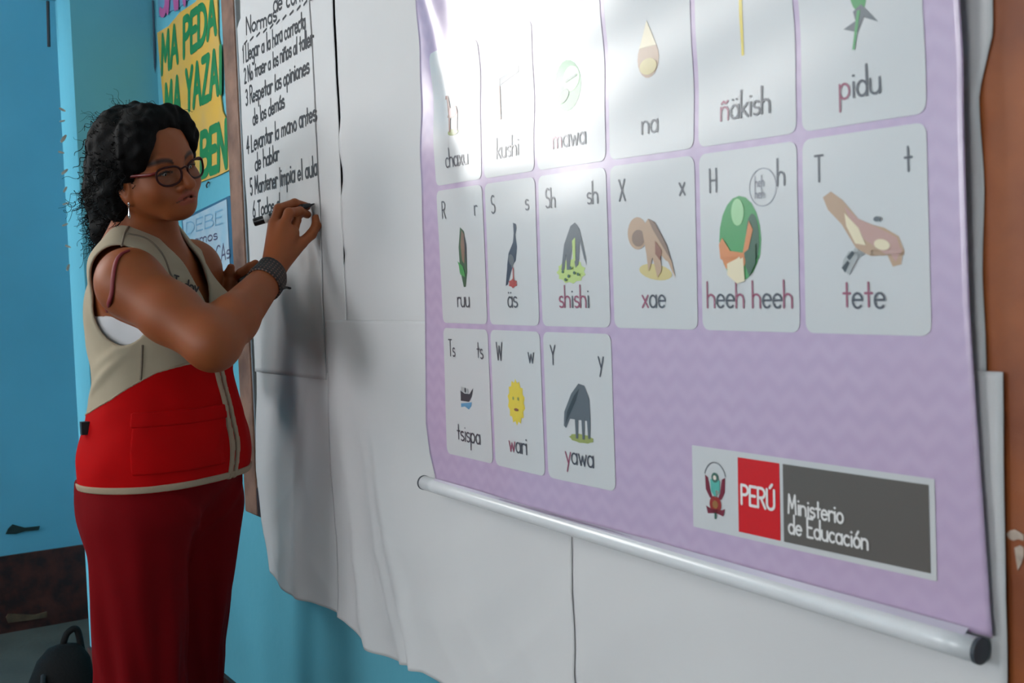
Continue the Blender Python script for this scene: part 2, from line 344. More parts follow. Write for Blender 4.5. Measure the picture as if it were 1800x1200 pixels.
class Ribbon:
    """flat ink strokes laid on a surface fn(x, z, lift)"""
    def __init__(s, fn, lift): s.fn = fn; s.lift = lift; s.v = []; s.f = []; s.m = []
    def disc(s, x, z, r, mi=0, n=8):
        k = len(s.v)
        for i in range(n): s.v.append(s.fn(x+r*math.cos(2*math.pi*i/n), z+r*math.sin(2*math.pi*i/n), s.lift))
        s.f.append(tuple(range(k, k+n))[::-1]); s.m.append(mi)
    def line(s, pts, w, mi=0, caps=True):
        """one mitred ribbon with round ends; each stroke lies a hair above the one before"""
        q = [np.array(pts[0], float)]
        for p in pts[1:]:
            p = np.array(p, float); L = np.linalg.norm(p-q[-1])
            if L < w*.08: continue
            n = max(1, int(L/.02)); a = q[-1]
            for i in range(1, n+1): q.append(a+(p-a)*i/n)
        if len(q) < 2: s.disc(q[0][0], q[0][1], w*.6, mi); s.lift += 3e-5; return
        closed = np.linalg.norm(q[0]-q[-1]) < w*.2 and len(q) > 6
        for i in range(1, len(q)-1):           # sharp corners start a new stroke
            u0, u1 = q[i]-q[i-1], q[i+1]-q[i]
            if np.dot(u0, u1) < .35*np.linalg.norm(u0)*np.linalg.norm(u1):
                s.line(q[:i+1], w, mi); s.line(q[i:], w, mi); return
        if closed: q = q[:-1]
        N = len(q); k = len(s.v); h = w/2
        for i in range(N):
            d0 = q[i]-q[i-1] if (i > 0 or closed) else q[1]-q[0]
            d1 = q[(i+1) % N]-q[i] if (i < N-1 or closed) else d0
            d0 = d0/np.linalg.norm(d0); d1 = d1/np.linalg.norm(d1); t = d0+d1
            t = t/np.linalg.norm(t) if np.linalg.norm(t) > .2 else d0
            nrm = np.array([-t[1], t[0]]); sc = min(1.9, 1/max(.3, abs(float(np.dot(nrm, [-d0[1], d0[0]])))))
            for sg in (1, -1):
                p = q[i]+nrm*sg*h*sc; s.v.append(s.fn(p[0], p[1], s.lift))
        for i in range(N if closed else N-1):
            j = (i+1) % N; s.f.append((k+2*i, k+2*i+1, k+2*j+1, k+2*j)); s.m.append(mi)
        if caps and not closed:
            for e, d, i0 in ((q[0], q[0]-q[1], 0), (q[-1], q[-1]-q[-2], N-1)):
                d = d/np.linalg.norm(d); nn = np.array([-d[1], d[0]]); c = len(s.v)
                for a in (-90, -50, -15, 15, 50, 90):
                    p = e+h*(d*math.cos(math.radians(a))+nn*math.sin(math.radians(a))); s.v.append(s.fn(p[0], p[1], s.lift))
                s.f.append(tuple(range(c, c+6))); s.m.append(mi)
        s.lift += 3e-5
    def poly(s, pts, mi=0, cell=.007):
        P = [np.array(p, float) for p in pts]
        tris = [(P[a], P[b], P[c]) for a, b, c in tessellate_polygon([[Vector((x, z, 0)) for x, z in pts]])]
        big = max(max(np.linalg.norm(t[i]-t[i-1]) for i in range(3)) for t in tris); n = 0
        while big/(2**n) > cell and n < 4: n += 1
        for _ in range(n):
            nt_ = []
            for a, b, c in tris:
                ab, bc, ca = (a+b)/2, (b+c)/2, (c+a)/2; nt_ += [(a, ab, ca), (ab, b, bc), (ca, bc, c), (ab, bc, ca)]
            tris = nt_
        idx = {}
        for t in tris:
            f = []
            for p in t:
                key = (round(p[0], 6), round(p[1], 6))
                if key not in idx: idx[key] = len(s.v); s.v.append(s.fn(p[0], p[1], s.lift))
                f.append(idx[key])
            if len(set(f)) == 3: s.f.append(tuple(f)); s.m.append(mi)
    def text(s, t, x, z, h, w, sx=1.0, slant=0.0, rise=0.0, jit=0.0, cols=None, sp=1.0):
        c = 0.0
        for q, ch in enumerate(t):
            adv, st = GL[ch]; jx, jz, js = random.uniform(-jit, jit), random.uniform(-jit, jit), 1+random.uniform(-jit, jit)*1.2
            for p in st:
                s.line([(x + (c+jx*.3+(a*js)+slant*b)*h*sx, z + (b*js+jz*.4)*h + rise*(c+a)*h*sx) for a, b in p], w, cols[q] if cols else 0)
            c += adv*sp
        return c*h*sx
    def build(s, name, mats, parent=None):
        o = newmesh(name, s.v, s.f, None, None, False, mats, s.m)
        if parent is not None: put(o, parent) if parent.type == 'EMPTY' else setattr(o, 'parent', parent)
        return o
M_INK = mat('black_marker_ink', srgb(34, 32, 38), .6)
lines = [("Normas", 430, 62, 490, 34, .036), ("de convivencia", 475, 24, 600, -30, .040), ("1 Llegar a la hora correcta", 424, 113, 548, 42, .036), ("2 No traer a los niños al taller", 426, 148, 560, 72, .034),
         ("3 Respetar las opiniones", 428, 188, 554, 122, .036), ("de los demás", 440, 222, 505, 186, .034), ("4 Levantar la mano antes", 430, 272, 566, 206, .038), ("de hablar", 444, 302, 496, 278, .036),
         ("5 Mantener limpia el aula", 436, 345, 568, 303, .040), ("6 Todos d", 440, 384, 498, 368, .034)]
for t, ax, ay, bx, by, h in lines:
    ax += 6; ay -= 2
    a, b = onwall(ax, ay, OFF_W), onwall(bx, by, OFF_W)
    L = b[0]-a[0]; sx = .925*L/(text_width(t)*h); pos = 0.0
    for wd in t.split(' '):
        R = Ribbon(on_rules, .0006); rise = (b[2]-a[2])/L
        R.text(wd, a[0]+pos*h*sx, a[2]+rise*pos*h*sx, h, .0058, sx=sx, slant=.05, rise=rise, jit=.06)
        R.build('handwriting', [M_INK], rules); pos += sum(GL[c][0] for c in wd)+GL[' '][0]
R = Ribbon(on_rules, .0006)
for k in range(11):
    a = onwall(432, 78, OFF_W); b = onwall(548, 0, OFF_W); x = a[0]+(b[0]-a[0])*k/10; z = a[2]+(b[2]-a[2])*k/10
    R.line([(x, z), (x+.018, z+.004)], .005)
R.build('dashed_underline', [M_INK], rules)
# ------------------------------------------------------------------ the lilac banner
OFF_B = .072
KB = (.95-OFF_B)/(.95-.03)              # banner coordinates were measured on the plane 3 cm off the wall
_bl = [onwall(*p, .03)[[2, 0]] for p in ((766, 836), (757, 795), (750, 742), (746, 600), (742, 300), (739, 5))]
_br = [onwall(*p, .03)[[2, 0]] for p in ((1737, 1125), (1722, 900), (1709, 700), (1700, 540), (1694, 300), (1688, 5))]
def _edge(tab, z):
    zs = [t[0] for t in tab]; return float(np.interp(z, zs, [t[1] for t in tab]))
BZL, BZR = .897, .880                       # lower hem of the banner (left, right end)
BTOP = 2.02
def ban_disp(x, z):
    u = (x+1.2)
    top = np.clip((z-1.30)/.5, 0, 1); lo = np.clip((1.25-z)/.4, 0, 1); lf = np.clip((-1.55-x)/.2, 0, 1)
    d = .0045*np.sin(5.2*u + 2.2*z) + .0018*np.sin(11*u-3*z+.6)
    d = d + lo*lf*.010*np.sin(7*z+1.0) + top*(.0042*np.sin(3.1*u + 16*z) + .0016*np.sin(37*z+5*u) + .0020*np.sin(52*z - 13*u + 1.0))
    d = d + top*.012*np.exp(-((x+1.60+.25*(z-1.5))/.035)**2)
    return d
OFF_R = .056                               # the right end hangs closer to the wall
def ban_off(x): return OFF_B + (OFF_R-OFF_B)*min(max((x+1.30)/.60, 0), 1)
def on_ban(x, z, lift):
    o = ban_off(x); k = (.95-o)/.92
    return (x*k, -(o + float(ban_disp(np.float64(x), np.float64(z))) + lift), 1.22+(z-1.22)*k)
def lilac_mat():
    m = bpy.data.materials.new('lilac_vinyl'); m.use_nodes = True; nt = m.node_tree; b = nt.nodes['Principled BSDF']
    N = nt.nodes.new; L = nt.links.new
    tc = N('ShaderNodeTexCoord'); sp = N('ShaderNodeSeparateXYZ'); L(tc.outputs['Object'], sp.inputs[0])
    def mth(op, a, c=None, v=None):
        n = N('ShaderNodeMath'); n.operation = op
        L(a, n.inputs[0]) if not isinstance(a, float) else setattr(n.inputs[0], 'default_value', a)
        if c is not None:
            if isinstance(c, float): n.inputs[1].default_value = c
            else: L(c, n.inputs[1])
        return n.outputs[0]
    tri = mth('PINGPONG', mth('ADD', sp.outputs['X'], 10.0), .018)         # chevron
    ph = mth('MULTIPLY', mth('ADD', mth('MULTIPLY', tri, .7), sp.outputs['Z']), 2*math.pi/.026)
    st = mth('MULTIPLY', mth('SINE', ph), .5); st = mth('ADD', st, .5)
    n = N('ShaderNodeTexNoise'); n.inputs['Scale'].default_value = 14; L(tc.outputs['Object'], n.inputs['Vector'])
    fac = mth('MULTIPLY', st, mth('MULTIPLY', n.outputs['Fac'], 1.2))
    r = N('ShaderNodeMix'); r.data_type = 'RGBA'; L(fac, r.inputs[0])
    r.inputs[6].default_value = srgb(190, 166, 196); r.inputs[7].default_value = srgb(198, 174, 202)
    L(r.outputs[2], b.inputs['Base Color'])
    b.inputs['Roughness'].default_value = .27; b.inputs['Specular IOR Level'].default_value = .6; b.inputs['Coat Weight'].default_value = 1.0; b.inputs['Coat Roughness'].default_value = .24
    return m
M_LILAC = lilac_mat()
M_CARD = mat('printed_white', srgb(206, 205, 206), .27, .02, 4, spec=.55, coat=1.0)
M_TXT = mat('grey_print', srgb(74, 70, 80), .3, coat=1.0); M_TXR = mat('maroon_print', srgb(150, 70, 96), .3, coat=1.0)
banner = empty('alphabet_banner', (-1.14, -OFF_B, .88)); tag(banner, 'glossy lilac alphabet banner with white picture cards hanging over the papers', 'banner')
v = []; f = []; NX, NZ = 150, 150
for j in range(NZ+1):
    for i in range(NX+1):
        w_ = j/NZ; u = i/NX
        zl = BZL + (BTOP-BZL)*w_; zr = BZR + (BTOP-BZR)*w_; z = zl+(zr-zl)*u
        a, b = _edge(_bl, z), _edge(_br, z); x = a+(b-a)*u
        v.append(on_ban(x, z, 0))
for j in range(NZ):
    for i in range(NX): q = j*(NX+1)+i; f.append((q, q+1, q+NX+2, q+NX+1))
fab = put(newmesh('banner_sheet', v, f, M_LILAC, None, True), banner)
md = fab.modifiers.new('thickness', 'SOLIDIFY'); md.thickness = .0008; md.offset = -1
def put2(o, par):      # child of a mesh part that itself was moved under the empty
    o.parent = par; o.location = Vector(o.location) - Vector(par.location) - Vector(par.parent.location) if par.parent else o.location
    return o
def rrect(x0, x1, z0, z1, r, lift, fn=on_ban, nx=8, nz=14):
    v = []; f = []; zs = []
    for k in range(5): zs.append(z0 + r*(1-math.cos(math.radians(90*k/4))))
    zs += [z0+r+(z1-z0-2*r)*k/nz for k in range(1, nz)]
    for k in range(4, -1, -1): zs.append(z1 - r*(1-math.cos(math.radians(90*k/4))))
    for z in zs:
        e = 0.0
        if z < z0+r: e = r-math.sqrt(max(0, r*r-(z0+r-z)**2))
        if z > z1-r: e = r-math.sqrt(max(0, r*r-(z-z1+r)**2))
        for i in range(nx+1): v.append(fn(x0+e+(x1-x0-2*e)*i/nx, z, lift))
    for j in range(len(zs)-1):
        for i in range(nx): q = j*(nx+1)+i; f.append((q, q+1, q+nx+2, q+nx+1))
    return v, f
XC = [-1.671, -1.512, -1.362, -1.199, -1.033, -.869, -.701]
ZR = [1.604, 1.380, 1.160, .941]
def row_skew(x): return -.012*(x+1.2)/.5        # the printed grid sags a little towards the right
PC = {k: mat('print_'+k, srgb(*c), .3, coat=1.0) for k, c in dict(brown=(140, 84, 62), red=(176, 66, 60), dark=(58, 60, 66), navy=(40, 50, 72), grey=(96, 98, 104), lgrey=(168, 168, 168), green=(70, 150, 80), dgreen=(60, 92, 66), lgreen=(160, 206, 150),
      ygreen=(186, 206, 120), yellow=(226, 200, 66), sand=(206, 186, 124), tan=(186, 152, 124), dtan=(136, 106, 88), orange=(214, 132, 74), blue=(96, 150, 186), white=(232, 230, 228), pinkb=(190, 148, 138), olive=(150, 156, 84), violet=(150, 120, 190), cream=(230, 214, 180), pink=(214, 150, 158)).items()}
PN = list(PC); PM = [PC[k] for k in PN]
def ell(cx, cz, rx, rz, rot=0, n=20, rag=0.0):
    out = []; ro = math.radians(rot)
    for i in range(n):
        a = 2*math.pi*i/n; k = 1+(rag if i % 2 else -rag)
        x, z = rx*k*math.cos(a), rz*k*math.sin(a); out.append((cx+x*math.cos(ro)-z*math.sin(ro), cz+x*math.sin(ro)+z*math.cos(ro)))
    return out
def pic(kind):
    """list of (colour, polygon) in card units, x and z about -1..1 with 1 = 45 mm"""
    if kind == 'vicuna': return [('olive', ell(.05, -.62, .42, .13)), ('brown', [(-.35, .0), (-.28, .12), (-.42, .75), (-.55, .72), (-.5, .88), (-.3, .86), (-.12, .35), (.3, .4), (.42, .1), (.4, -.6), (.3, -.6), (.24, -.05), (-.1, -.05), (-.12, -.6), (-.24, -.6), (-.26, -.02)]), ('red', ell(.1, .18, .28, .2))]
    if kind == 'tool': return [('grey', [(-.5, .3), (.75, .58), (.78, .8), (-.5, .55)]), ('lgrey', [(-.95, .28), (-.45, .3), (-.45, .55), (-.95, .48)]), ('brown', [(-.5, .3), (-.42, .3), (-.4, -.8), (-.52, -.8)])]
    if kind == 'greenball': return [('green', ell(0, 0, .72, .82)), ('lgreen', ell(.2, .2, .45, .4, 20)), ('dgreen', ell(-.2, -.3, .3, .2, 30)), ('dgreen', [(-.1, .1), (.5, .25), (.5, .32), (-.1, .2)])]
    if kind == 'mound': return [('tan', ell(0, -.15, .5, .6)), ('cream', [(-.4, .2), (0, 1.0), (.4, .2)]), ('sand', ell(0, -.4, .4, .25))]
    if kind == 'torch': return [('yellow', [(-.05, .9), (.08, .9), (-.02, -.8), (-.1, -.8)]), ('violet', ell(.15, 1.05, .3, .18))]
    if kind == 'hummer': return [('green', ell(.02, .95, .2, .4, 10)), ('grey', [(-.1, .6), (.1, .7), (.5, .3), (.15, .45), (.0, .2), (-.35, .32), (-.05, .42)]), ('green', [(0, .6), (.08, .6), (-.08, -.1), (-.14, -.1)])]
    if kind == 'corn': return [('dgreen', [(-.1, 1.0), (.18, .85), (.3, .3), (.28, -.5), (.12, -1.0), (-.02, -1.0), (-.25, -.35), (-.28, .3)]), ('dtan', [(0, .9), (.22, .7), (.1, -.3), (-.05, -.2), (-.12, .4)]), ('dark', [(.16, .75), (.3, .4), (.28, -.4), (.2, -.1)]), ('green', [(-.38, -.2), (.1, -.45), (.15, -.65), (-.2, -.55)])]
    if kind == 'heron': return [('navy', [(.2, 1.0), (.38, .95), (.4, .8), (.32, .6), (.4, .2), (.3, -.25), (.05, -.42), (-.25, -.95), (-.4, -1.0), (-.32, -.6), (-.15, .0), (.15, .35), (.22, .65)]), ('grey', ell(.02, -.22, .16, .2, 40)), ('red', ell(.08, -.92, .26, .14, 0, 12, .15)), ('red', [(.1, -.4), (.16, -.4), (.16, -.9), (.1, -.9)])]
    if kind == 'coati': return [('ygreen', ell(-.1, -.62, .7, .34, 0, 22, .08)), ('grey', [(-.58, -.55), (-.4, .2), (-.05, .75), (.18, .85), (.4, .65), (.66, -.2), (.7, -.45), (.58, -.25), (.4, .3), (.3, -.4), (.15, -.5), (.0, .1), (-.15, -.55), (-.3, -.55), (-.3, -.1), (-.42, -.55)]), ('ygreen', [(.02, .3), (.18, .4), (.16, -.3), (.04, -.4)])] + [('dgreen', ell(x, z, .06, .05)) for x, z in ((-.5, -.6), (-.2, -.75), (.1, -.65), (-.35, -.85), (.3, -.7), (-.05, -.5))]
    if kind == 'anteater': return [('sand', ell(.25, -.78, .75, .24, -8)), ('tan', ell(-.52, .45, .46, .5)), ('dtan', ell(-.48, .3, .3, .26)), ('tan', [(-.3, .6), (0, .88), (.3, .72), (.75, .1), (1.0, -.45), (1.15, -1.0), (.85, -.5), (.5, -.2), (.55, -.75), (.35, -.95), (.15, -.3), (.05, -.6), (-.05, -.75), (-.12, -.2)]), ('dtan', [(0, .88), (.3, .75), (.8, .05), (.98, -.4), (.6, .05), (.2, .55)]), ('brown', [(.3, .2), (.6, -.1), (.5, -.4), (.3, -.2)])]
    if kind == 'forest': return [('green', ell(0, .08, .66, .98)), ('dgreen', ell(.4, .1, .2, .55)), ('lgreen', ell(-.05, .7, .2, .3)), ('orange', [(-.66, -.0), (-.55, .15), (-.3, -.15), (.1, -.2), (.3, .5), (.42, .3), (.28, -.1), (.15, -.55), (-.1, -.75), (-.45, -.6), (-.62, -.3)]), ('cream', [(-.4, -.5), (-.1, -.4), (.1, -.3), (.15, -.9), (-.1, -.95), (-.4, -.75)]), ('dgreen', [(.15, -.2), (.5, .0), (.5, -.5), (.3, -.8), (.2, -.6)])]
    if kind == 'hawk': return [('tan', [(-1.15, 1.0), (-.9, 1.12), (-.55, .9), (-.1, .45), (.3, .3), (.62, .22), (1.0, .02), (1.14, -.3), (1.05, -.75), (.82, -.8), (.66, -.5), (.3, -.42), (.1, -.35), (-.2, -.2), (-.6, .35), (-1.0, .7)]), ('pinkb', [(-.5, .75), (-.1, .45), (.4, .25), (.95, .0), (1.08, -.4), (.9, -.7), (.7, -.4), (.2, -.1), (-.2, .1)]), ('cream', [(-.5, .6), (-.1, .25), (.1, -.15), (-.2, -.1), (-.45, .3)]), ('cream', ell(.55, -.15, .22, .12, -10)), ('lgrey', [(-.2, -.2), (.05, -.35), (-.4, -.95), (-.6, -.8), (-.55, -.6)]), ('dark', [(-.5, -.9), (-.6, -.78), (-.42, -.62), (-.36, -.68)]), ('dark', [(-.36, -.62), (-.44, -.54), (-.28, -.4), (-.22, -.46)]), ('grey', ell(.45, .42, .1, .06))]
    if kind == 'boat': return [('blue', [(-.5, -.35), (.35, -.25), (.3, -.4), (.1, -.55), (-.2, -.45), (-.5, -.5)]), ('dark', [(-.5, .15), (-.2, .05), (.2, .05), (.5, .3), (.35, -.05), (.15, -.25), (-.5, -.25)]), ('lgrey', [(-.45, .3), (.1, .25), (.1, .06), (-.45, .12)]), ('dark', ell(-.1, .18, .06, .1))]
    if kind == 'sun': return [('yellow', ell(0, 0, .52, .72, 0, 28, .09)), ('yellow', ell(0, 0, .45, .62)), ('olive', ell(-.16, .12, .06, .06)), ('olive', ell(.16, .12, .06, .06)), ('brown', ell(.02, -.25, .14, .05))]
    if kind == 'tapir': return [('olive', ell(.1, -.88, .62, .14, 0, 18, .06)), ('grey', [(-.8, -.55), (-.75, -.1), (-.35, .5), (.05, .85), (.35, .8), (.58, .4), (.6, -.2), (.56, -.85), (.45, -.85), (.42, -.3), (.3, -.3), (.28, -.9), (.16, -.9), (.14, -.3), (-.02, -.3), (-.06, -.9), (-.18, -.9), (-.2, -.3), (-.45, -.3), (-.68, -.62)]), ('dark', [(-.7, -.5), (-.6, -.1), (-.2, .45), (.1, .7), (-.1, .3), (-.4, -.1)])]
    return []
cards = [  # row, column, capital, small, word, picture, picture scale, indices of red letters
 (0, 0, '', '', 'chaxu', 'vicuna', .9, ''), (0, 1, '', '', 'kushi', 'tool', 1.0, ''), (0, 2, '', '', 'mawa', 'greenball', .95, 'm'), (0, 3, '', '', 'na', 'mound', .9, ''), (0, 4, '', '', 'ñäkish', 'torch', 1.1, 'ñ'), (0, 5, '', '', 'pidu', 'hummer', 1.2, 'p'),
 (1, 0, 'R', 'r', 'ruu', 'corn', 1.0, ''), (1, 1, 'S', 's', 'äs', 'heron', 1.0, ''), (1, 2, 'Sh', 'sh', 'shishi', 'coati', 1.0, 'sh'), (1, 3, 'X', 'x', 'xae', 'anteater', .92, 'x'), (1, 4, 'H', 'h', 'heeh heeh', 'forest', 1.15, 'h'), (1, 5, 'T', 't', 'tete', 'hawk', 1.0, 't'),
 (2, 0, 'Ts', 'ts', 'tsispa', 'boat', .95, ''), (2, 1, 'W', 'w', 'wari', 'sun', 1.0, 'w'), (2, 2, 'Y', 'y', 'yawa', 'tapir', .98, 'y')]
G = .0042
for (r, c, cap, low, word, pk, ps, red) in cards:
    x0, x1 = XC[c]+G, XC[c+1]-G
    z1, z0 = ZR[r]-G, ZR[r+1]+G
    fn = lambda x, z, l: on_ban(x, z+row_skew(x)*(1 if z > 1.25 else .35), l)
    v, f = rrect(x0, x1, z0, z1, .011, .0007, fn)
    o = put(newmesh('card', v, f, M_CARD, None, True), banner); 
    o['label'] = 'white card for the word %s' % word.replace('ñ', 'n').replace('ä', 'a')
    xm = (x0+x1)/2; W = x1-x0; h = .030
    tw = text_width(word)*h; sx = min(1.0, W*.90/tw); pos = 0.0
    for wd in word.split(' '):
        R = Ribbon(fn, .0013); R.text(wd, xm-tw*sx/2+pos*h*sx, z0+.027, h, .0026, sx=sx, cols=[1 if q in red else 0 for q in wd]); put2(R.build('word', [M_TXT, M_TXR]), o)
        pos += sum(GL[c][0] for c in wd)+GL[' '][0]
    if cap:
        R = Ribbon(fn, .0013); R.text(cap, x0+.018, z1-.046, .027, .0024, sx=.9); put2(R.build('capital_letter', [M_TXT]), o)
        R = Ribbon(fn, .0013); R.text(low, x1-.018-text_width(low)*.027*.95, z1-.046, .029, .0024, sx=.9); put2(R.build('small_letter', [M_TXT]), o)
    P = Ribbon(fn, .0011); zc = z0+(z1-z0)*.49
    xo = {'vicuna': -.005, 'corn': .004, 'heron': 0, 'greenball': -.004, 'anteater': -.006, 'forest': -.012, 'tapir': .002}.get(pk, 0)
    zo = {'torch': .03, 'hummer': -.026, 'greenball': .004, 'mound': .02, 'vicuna': .0, 'tool': .015, 'boat': .0}.get(pk, 0)
    for k, (cn, pts) in enumerate(pic(pk)):
        P.lift = .0010+.00025*k
        P.poly([(xm+xo+x*.045*ps, zc+zo+z*.045*ps) for x, z in pts], PN.index(cn))
    put2(P.build('picture', PM), o)
    if pk == 'forest':
        S = Ribbon(fn, .0012); cx_, cz_ = xm+.026, zc+.062
        S.line([(cx_+.021*math.cos(t*math.pi/12), cz_+.021*math.sin(t*math.pi/12)) for t in range(25)], .0010, 0)
        S.text('heh', cx_-.012, cz_+.001, .012, .0012, 0.8, cols=[0]*3); S.text('heh', cx_-.012, cz_-.012, .012, .0012, .8, cols=[0]*3)
        put2(S.build('speech_bubble', [mat('pale_grey_print', srgb(150, 150, 160), .3)]), o)
# ministry logo
v, f = rrect(-1.052, -.706, .922, 1.022, .0015, .0007); logo = put(newmesh('logo_plate', v, f, M_CARD, None, True), banner)
xr0, xr1 = float(onwall(1298, 860, .03)[0]), float(onwall(1371, 870, .03)[0])
def plain(x0, x1, z0, z1, lift, name, m):
    v, f = rrect(x0, x1, z0, z1, .0006, lift); return put2(newmesh(name, v, f, m, None, True), logo)
plain(xr0, xr1, .9285, 1.0155, .0011, 'red_field', mat('flag_red_print', srgb(206, 28, 34), .28))
plain(xr1+.005, -.7125, .9285, 1.0155, .0011, 'grey_field', mat('warm_grey_print', srgb(98, 92, 88), .28))
M_LTR = mat('white_print', srgb(226, 222, 220), .3)
R = Ribbon(on_ban, .0016); tw = text_width('PERÚ')*.022; R.text('PERÚ', xr0+.006, .962, .022, .0034, sx=(xr1-xr0-.013)/tw); put2(R.build('logo_lettering', [M_LTR]), logo)
for wd, dx, zz in (('Ministerio', 0, .962), ('de', 0, .9395), ('Educación', .027, .9395)):
    R = Ribbon(on_ban, .0016); R.text(wd, xr1+.013+dx, zz, .0205, .0026, sx=.92); put2(R.build('logo_lettering', [M_LTR]), logo)
# coat of arms, as printed
E_ = Ribbon(on_ban, .0012); ex, ez = (-1.052+xr0)/2+.001, .968
cr = [mat('crest_'+n, srgb(*c), .3) for n, c in (('maroon', (120, 40, 58)), ('red', (150, 48, 44)), ('teal', (92, 172, 160)), ('green', (70, 104, 92)), ('grey', (120, 120, 124)), ('gold', (150, 104, 60)), ('cream', (222, 206, 196)))]
u = .0165
E_.line([(ex+1.15*u*math.cos(math.radians(a)), ez+.9*u+1.35*u*math.sin(math.radians(a))) for a in range(20, 161, 10)], .0016, 4)
E_.poly([(ex-1.05*u, ez+1.25*u), (ex-.75*u, ez+1.1*u), (ex-.5*u, ez+.1*u), (ex-.2*u, ez-.5*u), (ex-.6*u, ez-.35*u), (ex-1.0*u, ez+.2*u)], 0)
E_.poly([(ex+1.05*u, ez+1.25*u), (ex+.7*u, ez+1.1*u), (ex+.5*u, ez+.1*u), (ex+.2*u, ez-.5*u), (ex+.65*u, ez-.35*u), (ex+1.0*u, ez+.2*u)], 0)
E_.lift += .0002
E_.poly([(ex-.5*u, ez+1.0*u), (ex+.5*u, ez+1.0*u), (ex+.45*u, ez+.1*u), (ex, ez-.3*u), (ex-.45*u, ez+.1*u)], 2)
E_.poly([(ex+.02*u, ez+.25*u), (ex+.45*u, ez+.2*u), (ex+.3*u, ez-.1*u), (ex+.05*u, ez-.25*u)], 6)
E_.poly(ell(ex, ez-.8*u, .62*u, .62*u), 1)
E_.poly([(ex-1.0*u, ez-1.0*u), (ex-.5*u, ez-1.15*u), (ex+.5*u, ez-1.15*u), (ex+1.0*u, ez-1.0*u), (ex+.8*u, ez-1.55*u), (ex+.2*u, ez-1.45*u), (ex-.2*u, ez-1.45*u), (ex-.8*u, ez-1.55*u)], 0)
E_.lift += .0002
E_.poly(ell(ex, ez+1.15*u, .36*u, .36*u), 3); E_.poly(ell(ex, ez-.8*u, .3*u, .3*u), 5); E_.poly([(ex-.1*u, ez-1.4*u), (ex+.1*u, ez-1.4*u), (ex+.1*u, ez-1.85*u), (ex-.1*u, ez-1.85*u)], 3)
E_.lift += .0002; E_.poly(ell(ex, ez+1.15*u, .17*u, .17*u), 6)
put2(E_.build('crest', cr), logo)
# rod in the hem
ra, rb = onwall(746, 848, OFF_B), onwall(1721, 1143, OFF_R)
rod = MB(); n = 24; pts = [ra+(rb-ra)*i/n for i in range(n+1)]
rr = .0118
put(rod.tube(pts, rr, 20).build('rod', mat('white_satin_tube', srgb(222, 222, 224), .22, .04, 20, spec=.6), None, True), banner)
dr = (rb-ra)/np.linalg.norm(rb-ra)
put(MB().tube([rb-dr*.001, rb+dr*.003], [rr*1.06, rr*1.06], 20).build('rod_cap', mat('dark_grey_plug', srgb(62, 68, 76), .5)), banner)
put(MB().tube([ra-dr*.003, ra+dr*.001], [rr*1.04, rr*1.04], 20).build('rod_cap', MATS['dark_grey_plug']), banner)
# transparent-looking hem strip that joins the sheet to the rod
hv = []; hf = []
for i in range(61):
    t = .978*i/60; zb = BZL+(BZR-BZL)*t; a, b = _edge(_bl, zb), _edge(_br, zb); x = a+(b-a)*t
    top = np.array(on_ban(x, zb+.004, .001)); c = ra+(rb-ra)*((top[0]-ra[0])/(rb[0]-ra[0])); bot = c+np.array([0, -.006, .009])
    hv += [top, bot]
for i in range(60): hf.append((2*i, 2*i+1, 2*i+3, 2*i+2))
put(newmesh('hem_strip', hv, hf, mat('pale_lilac_hem', srgb(196, 188, 204), .25), None, True), banner)

# ------------------------------------------------------------------ paper signs on the blue wall
def on_wall(off): return lambda x, z, l: (x, -(off+l), z)
def wall_poly(name, px, off, thick, m, parent=None):
    return blob_plate(name, [onwall(*p, off) for p in px], (0, -1, 0), thick, m, parent)
M_YEL = mat('yellow_poster_paper', srgb(226, 176, 60), .7, .2, 8, color2=srgb(212, 172, 92))
M_GRN = mat('dark_green_print', srgb(24, 132, 70), .5, .15, 20)
sign = empty('yellow_sign', onwall(345, 300, .0)); tag(sign, 'yellow paper sign with tall dark green capital letters on the blue wall', 'sign')
yp = ((278, 58), (298, 46), (318, 22), (345, 4), (383, -40), (385, 62), (388, 80), (390, 172), (393, 196), (402, 215), (406, 298), (384, 309), (354, 320), (304, 346), (296, 260), (287, 160))
put(wall_poly('sign_paper', yp, .002, .003, M_YEL), sign)
def tall(word, l, r, lb, rb_, owner, m=M_GRN, wd=.022, name='sign_lettering'):
    """letters filling the strip between px columns l and r: (top, bottom) rows at both ends"""
    W = text_width(word); R = Ribbon(on_wall(.005), .0008)
    a, b, c, d = onwall(l, lb[0], .005), onwall(l, lb[1], .005), onwall(r, rb_[0], .005), onwall(r, rb_[1], .005)
    cpos = 0
    for ch in word+' ':
        adv, st = GL[ch]
        for p in st:
            out = []
            for x, z in p:
                t = (cpos+x)/W; bot = b+(d-b)*t; top = a+(c-a)*t; q = bot+(top-bot)*z; out.append((q[0], q[2]))
            R.line(out, wd)
        if ch == ' ' and R.v: put(R.build(name, [m]), owner); R = Ribbon(on_wall(.005), .0008)
        cpos += adv
tall('MA PEDA', 285, 380, (65, 128), (-8, 56), sign)
tall('MA YAZAI', 291, 389, (152, 214), (84, 160), sign)
tall('BEN', 354, 399, (238, 308), (214, 290), sign, wd=.024)
pk = empty('pink_sign', onwall(310, 10, 0)); tag(pk, 'pink painted capital letters on the wall above the yellow sign', 'sign')
tall('SAN', 281, 326, (-40, 26), (-75, 4), pk, mat('pink_print', srgb(186, 88, 150), .5), .024)
put(wall_poly('sign_paper', ((277, -50), (330, -95), (345, -10), (318, 12), (280, 30)), .001, .002, mat('blue_violet_backing', srgb(104, 150, 186), .6)), pk)
note = empty('blue_note', onwall(370, 440, 0)); tag(note, 'pale blue and white handwritten note on the wall behind the vest', 'note')
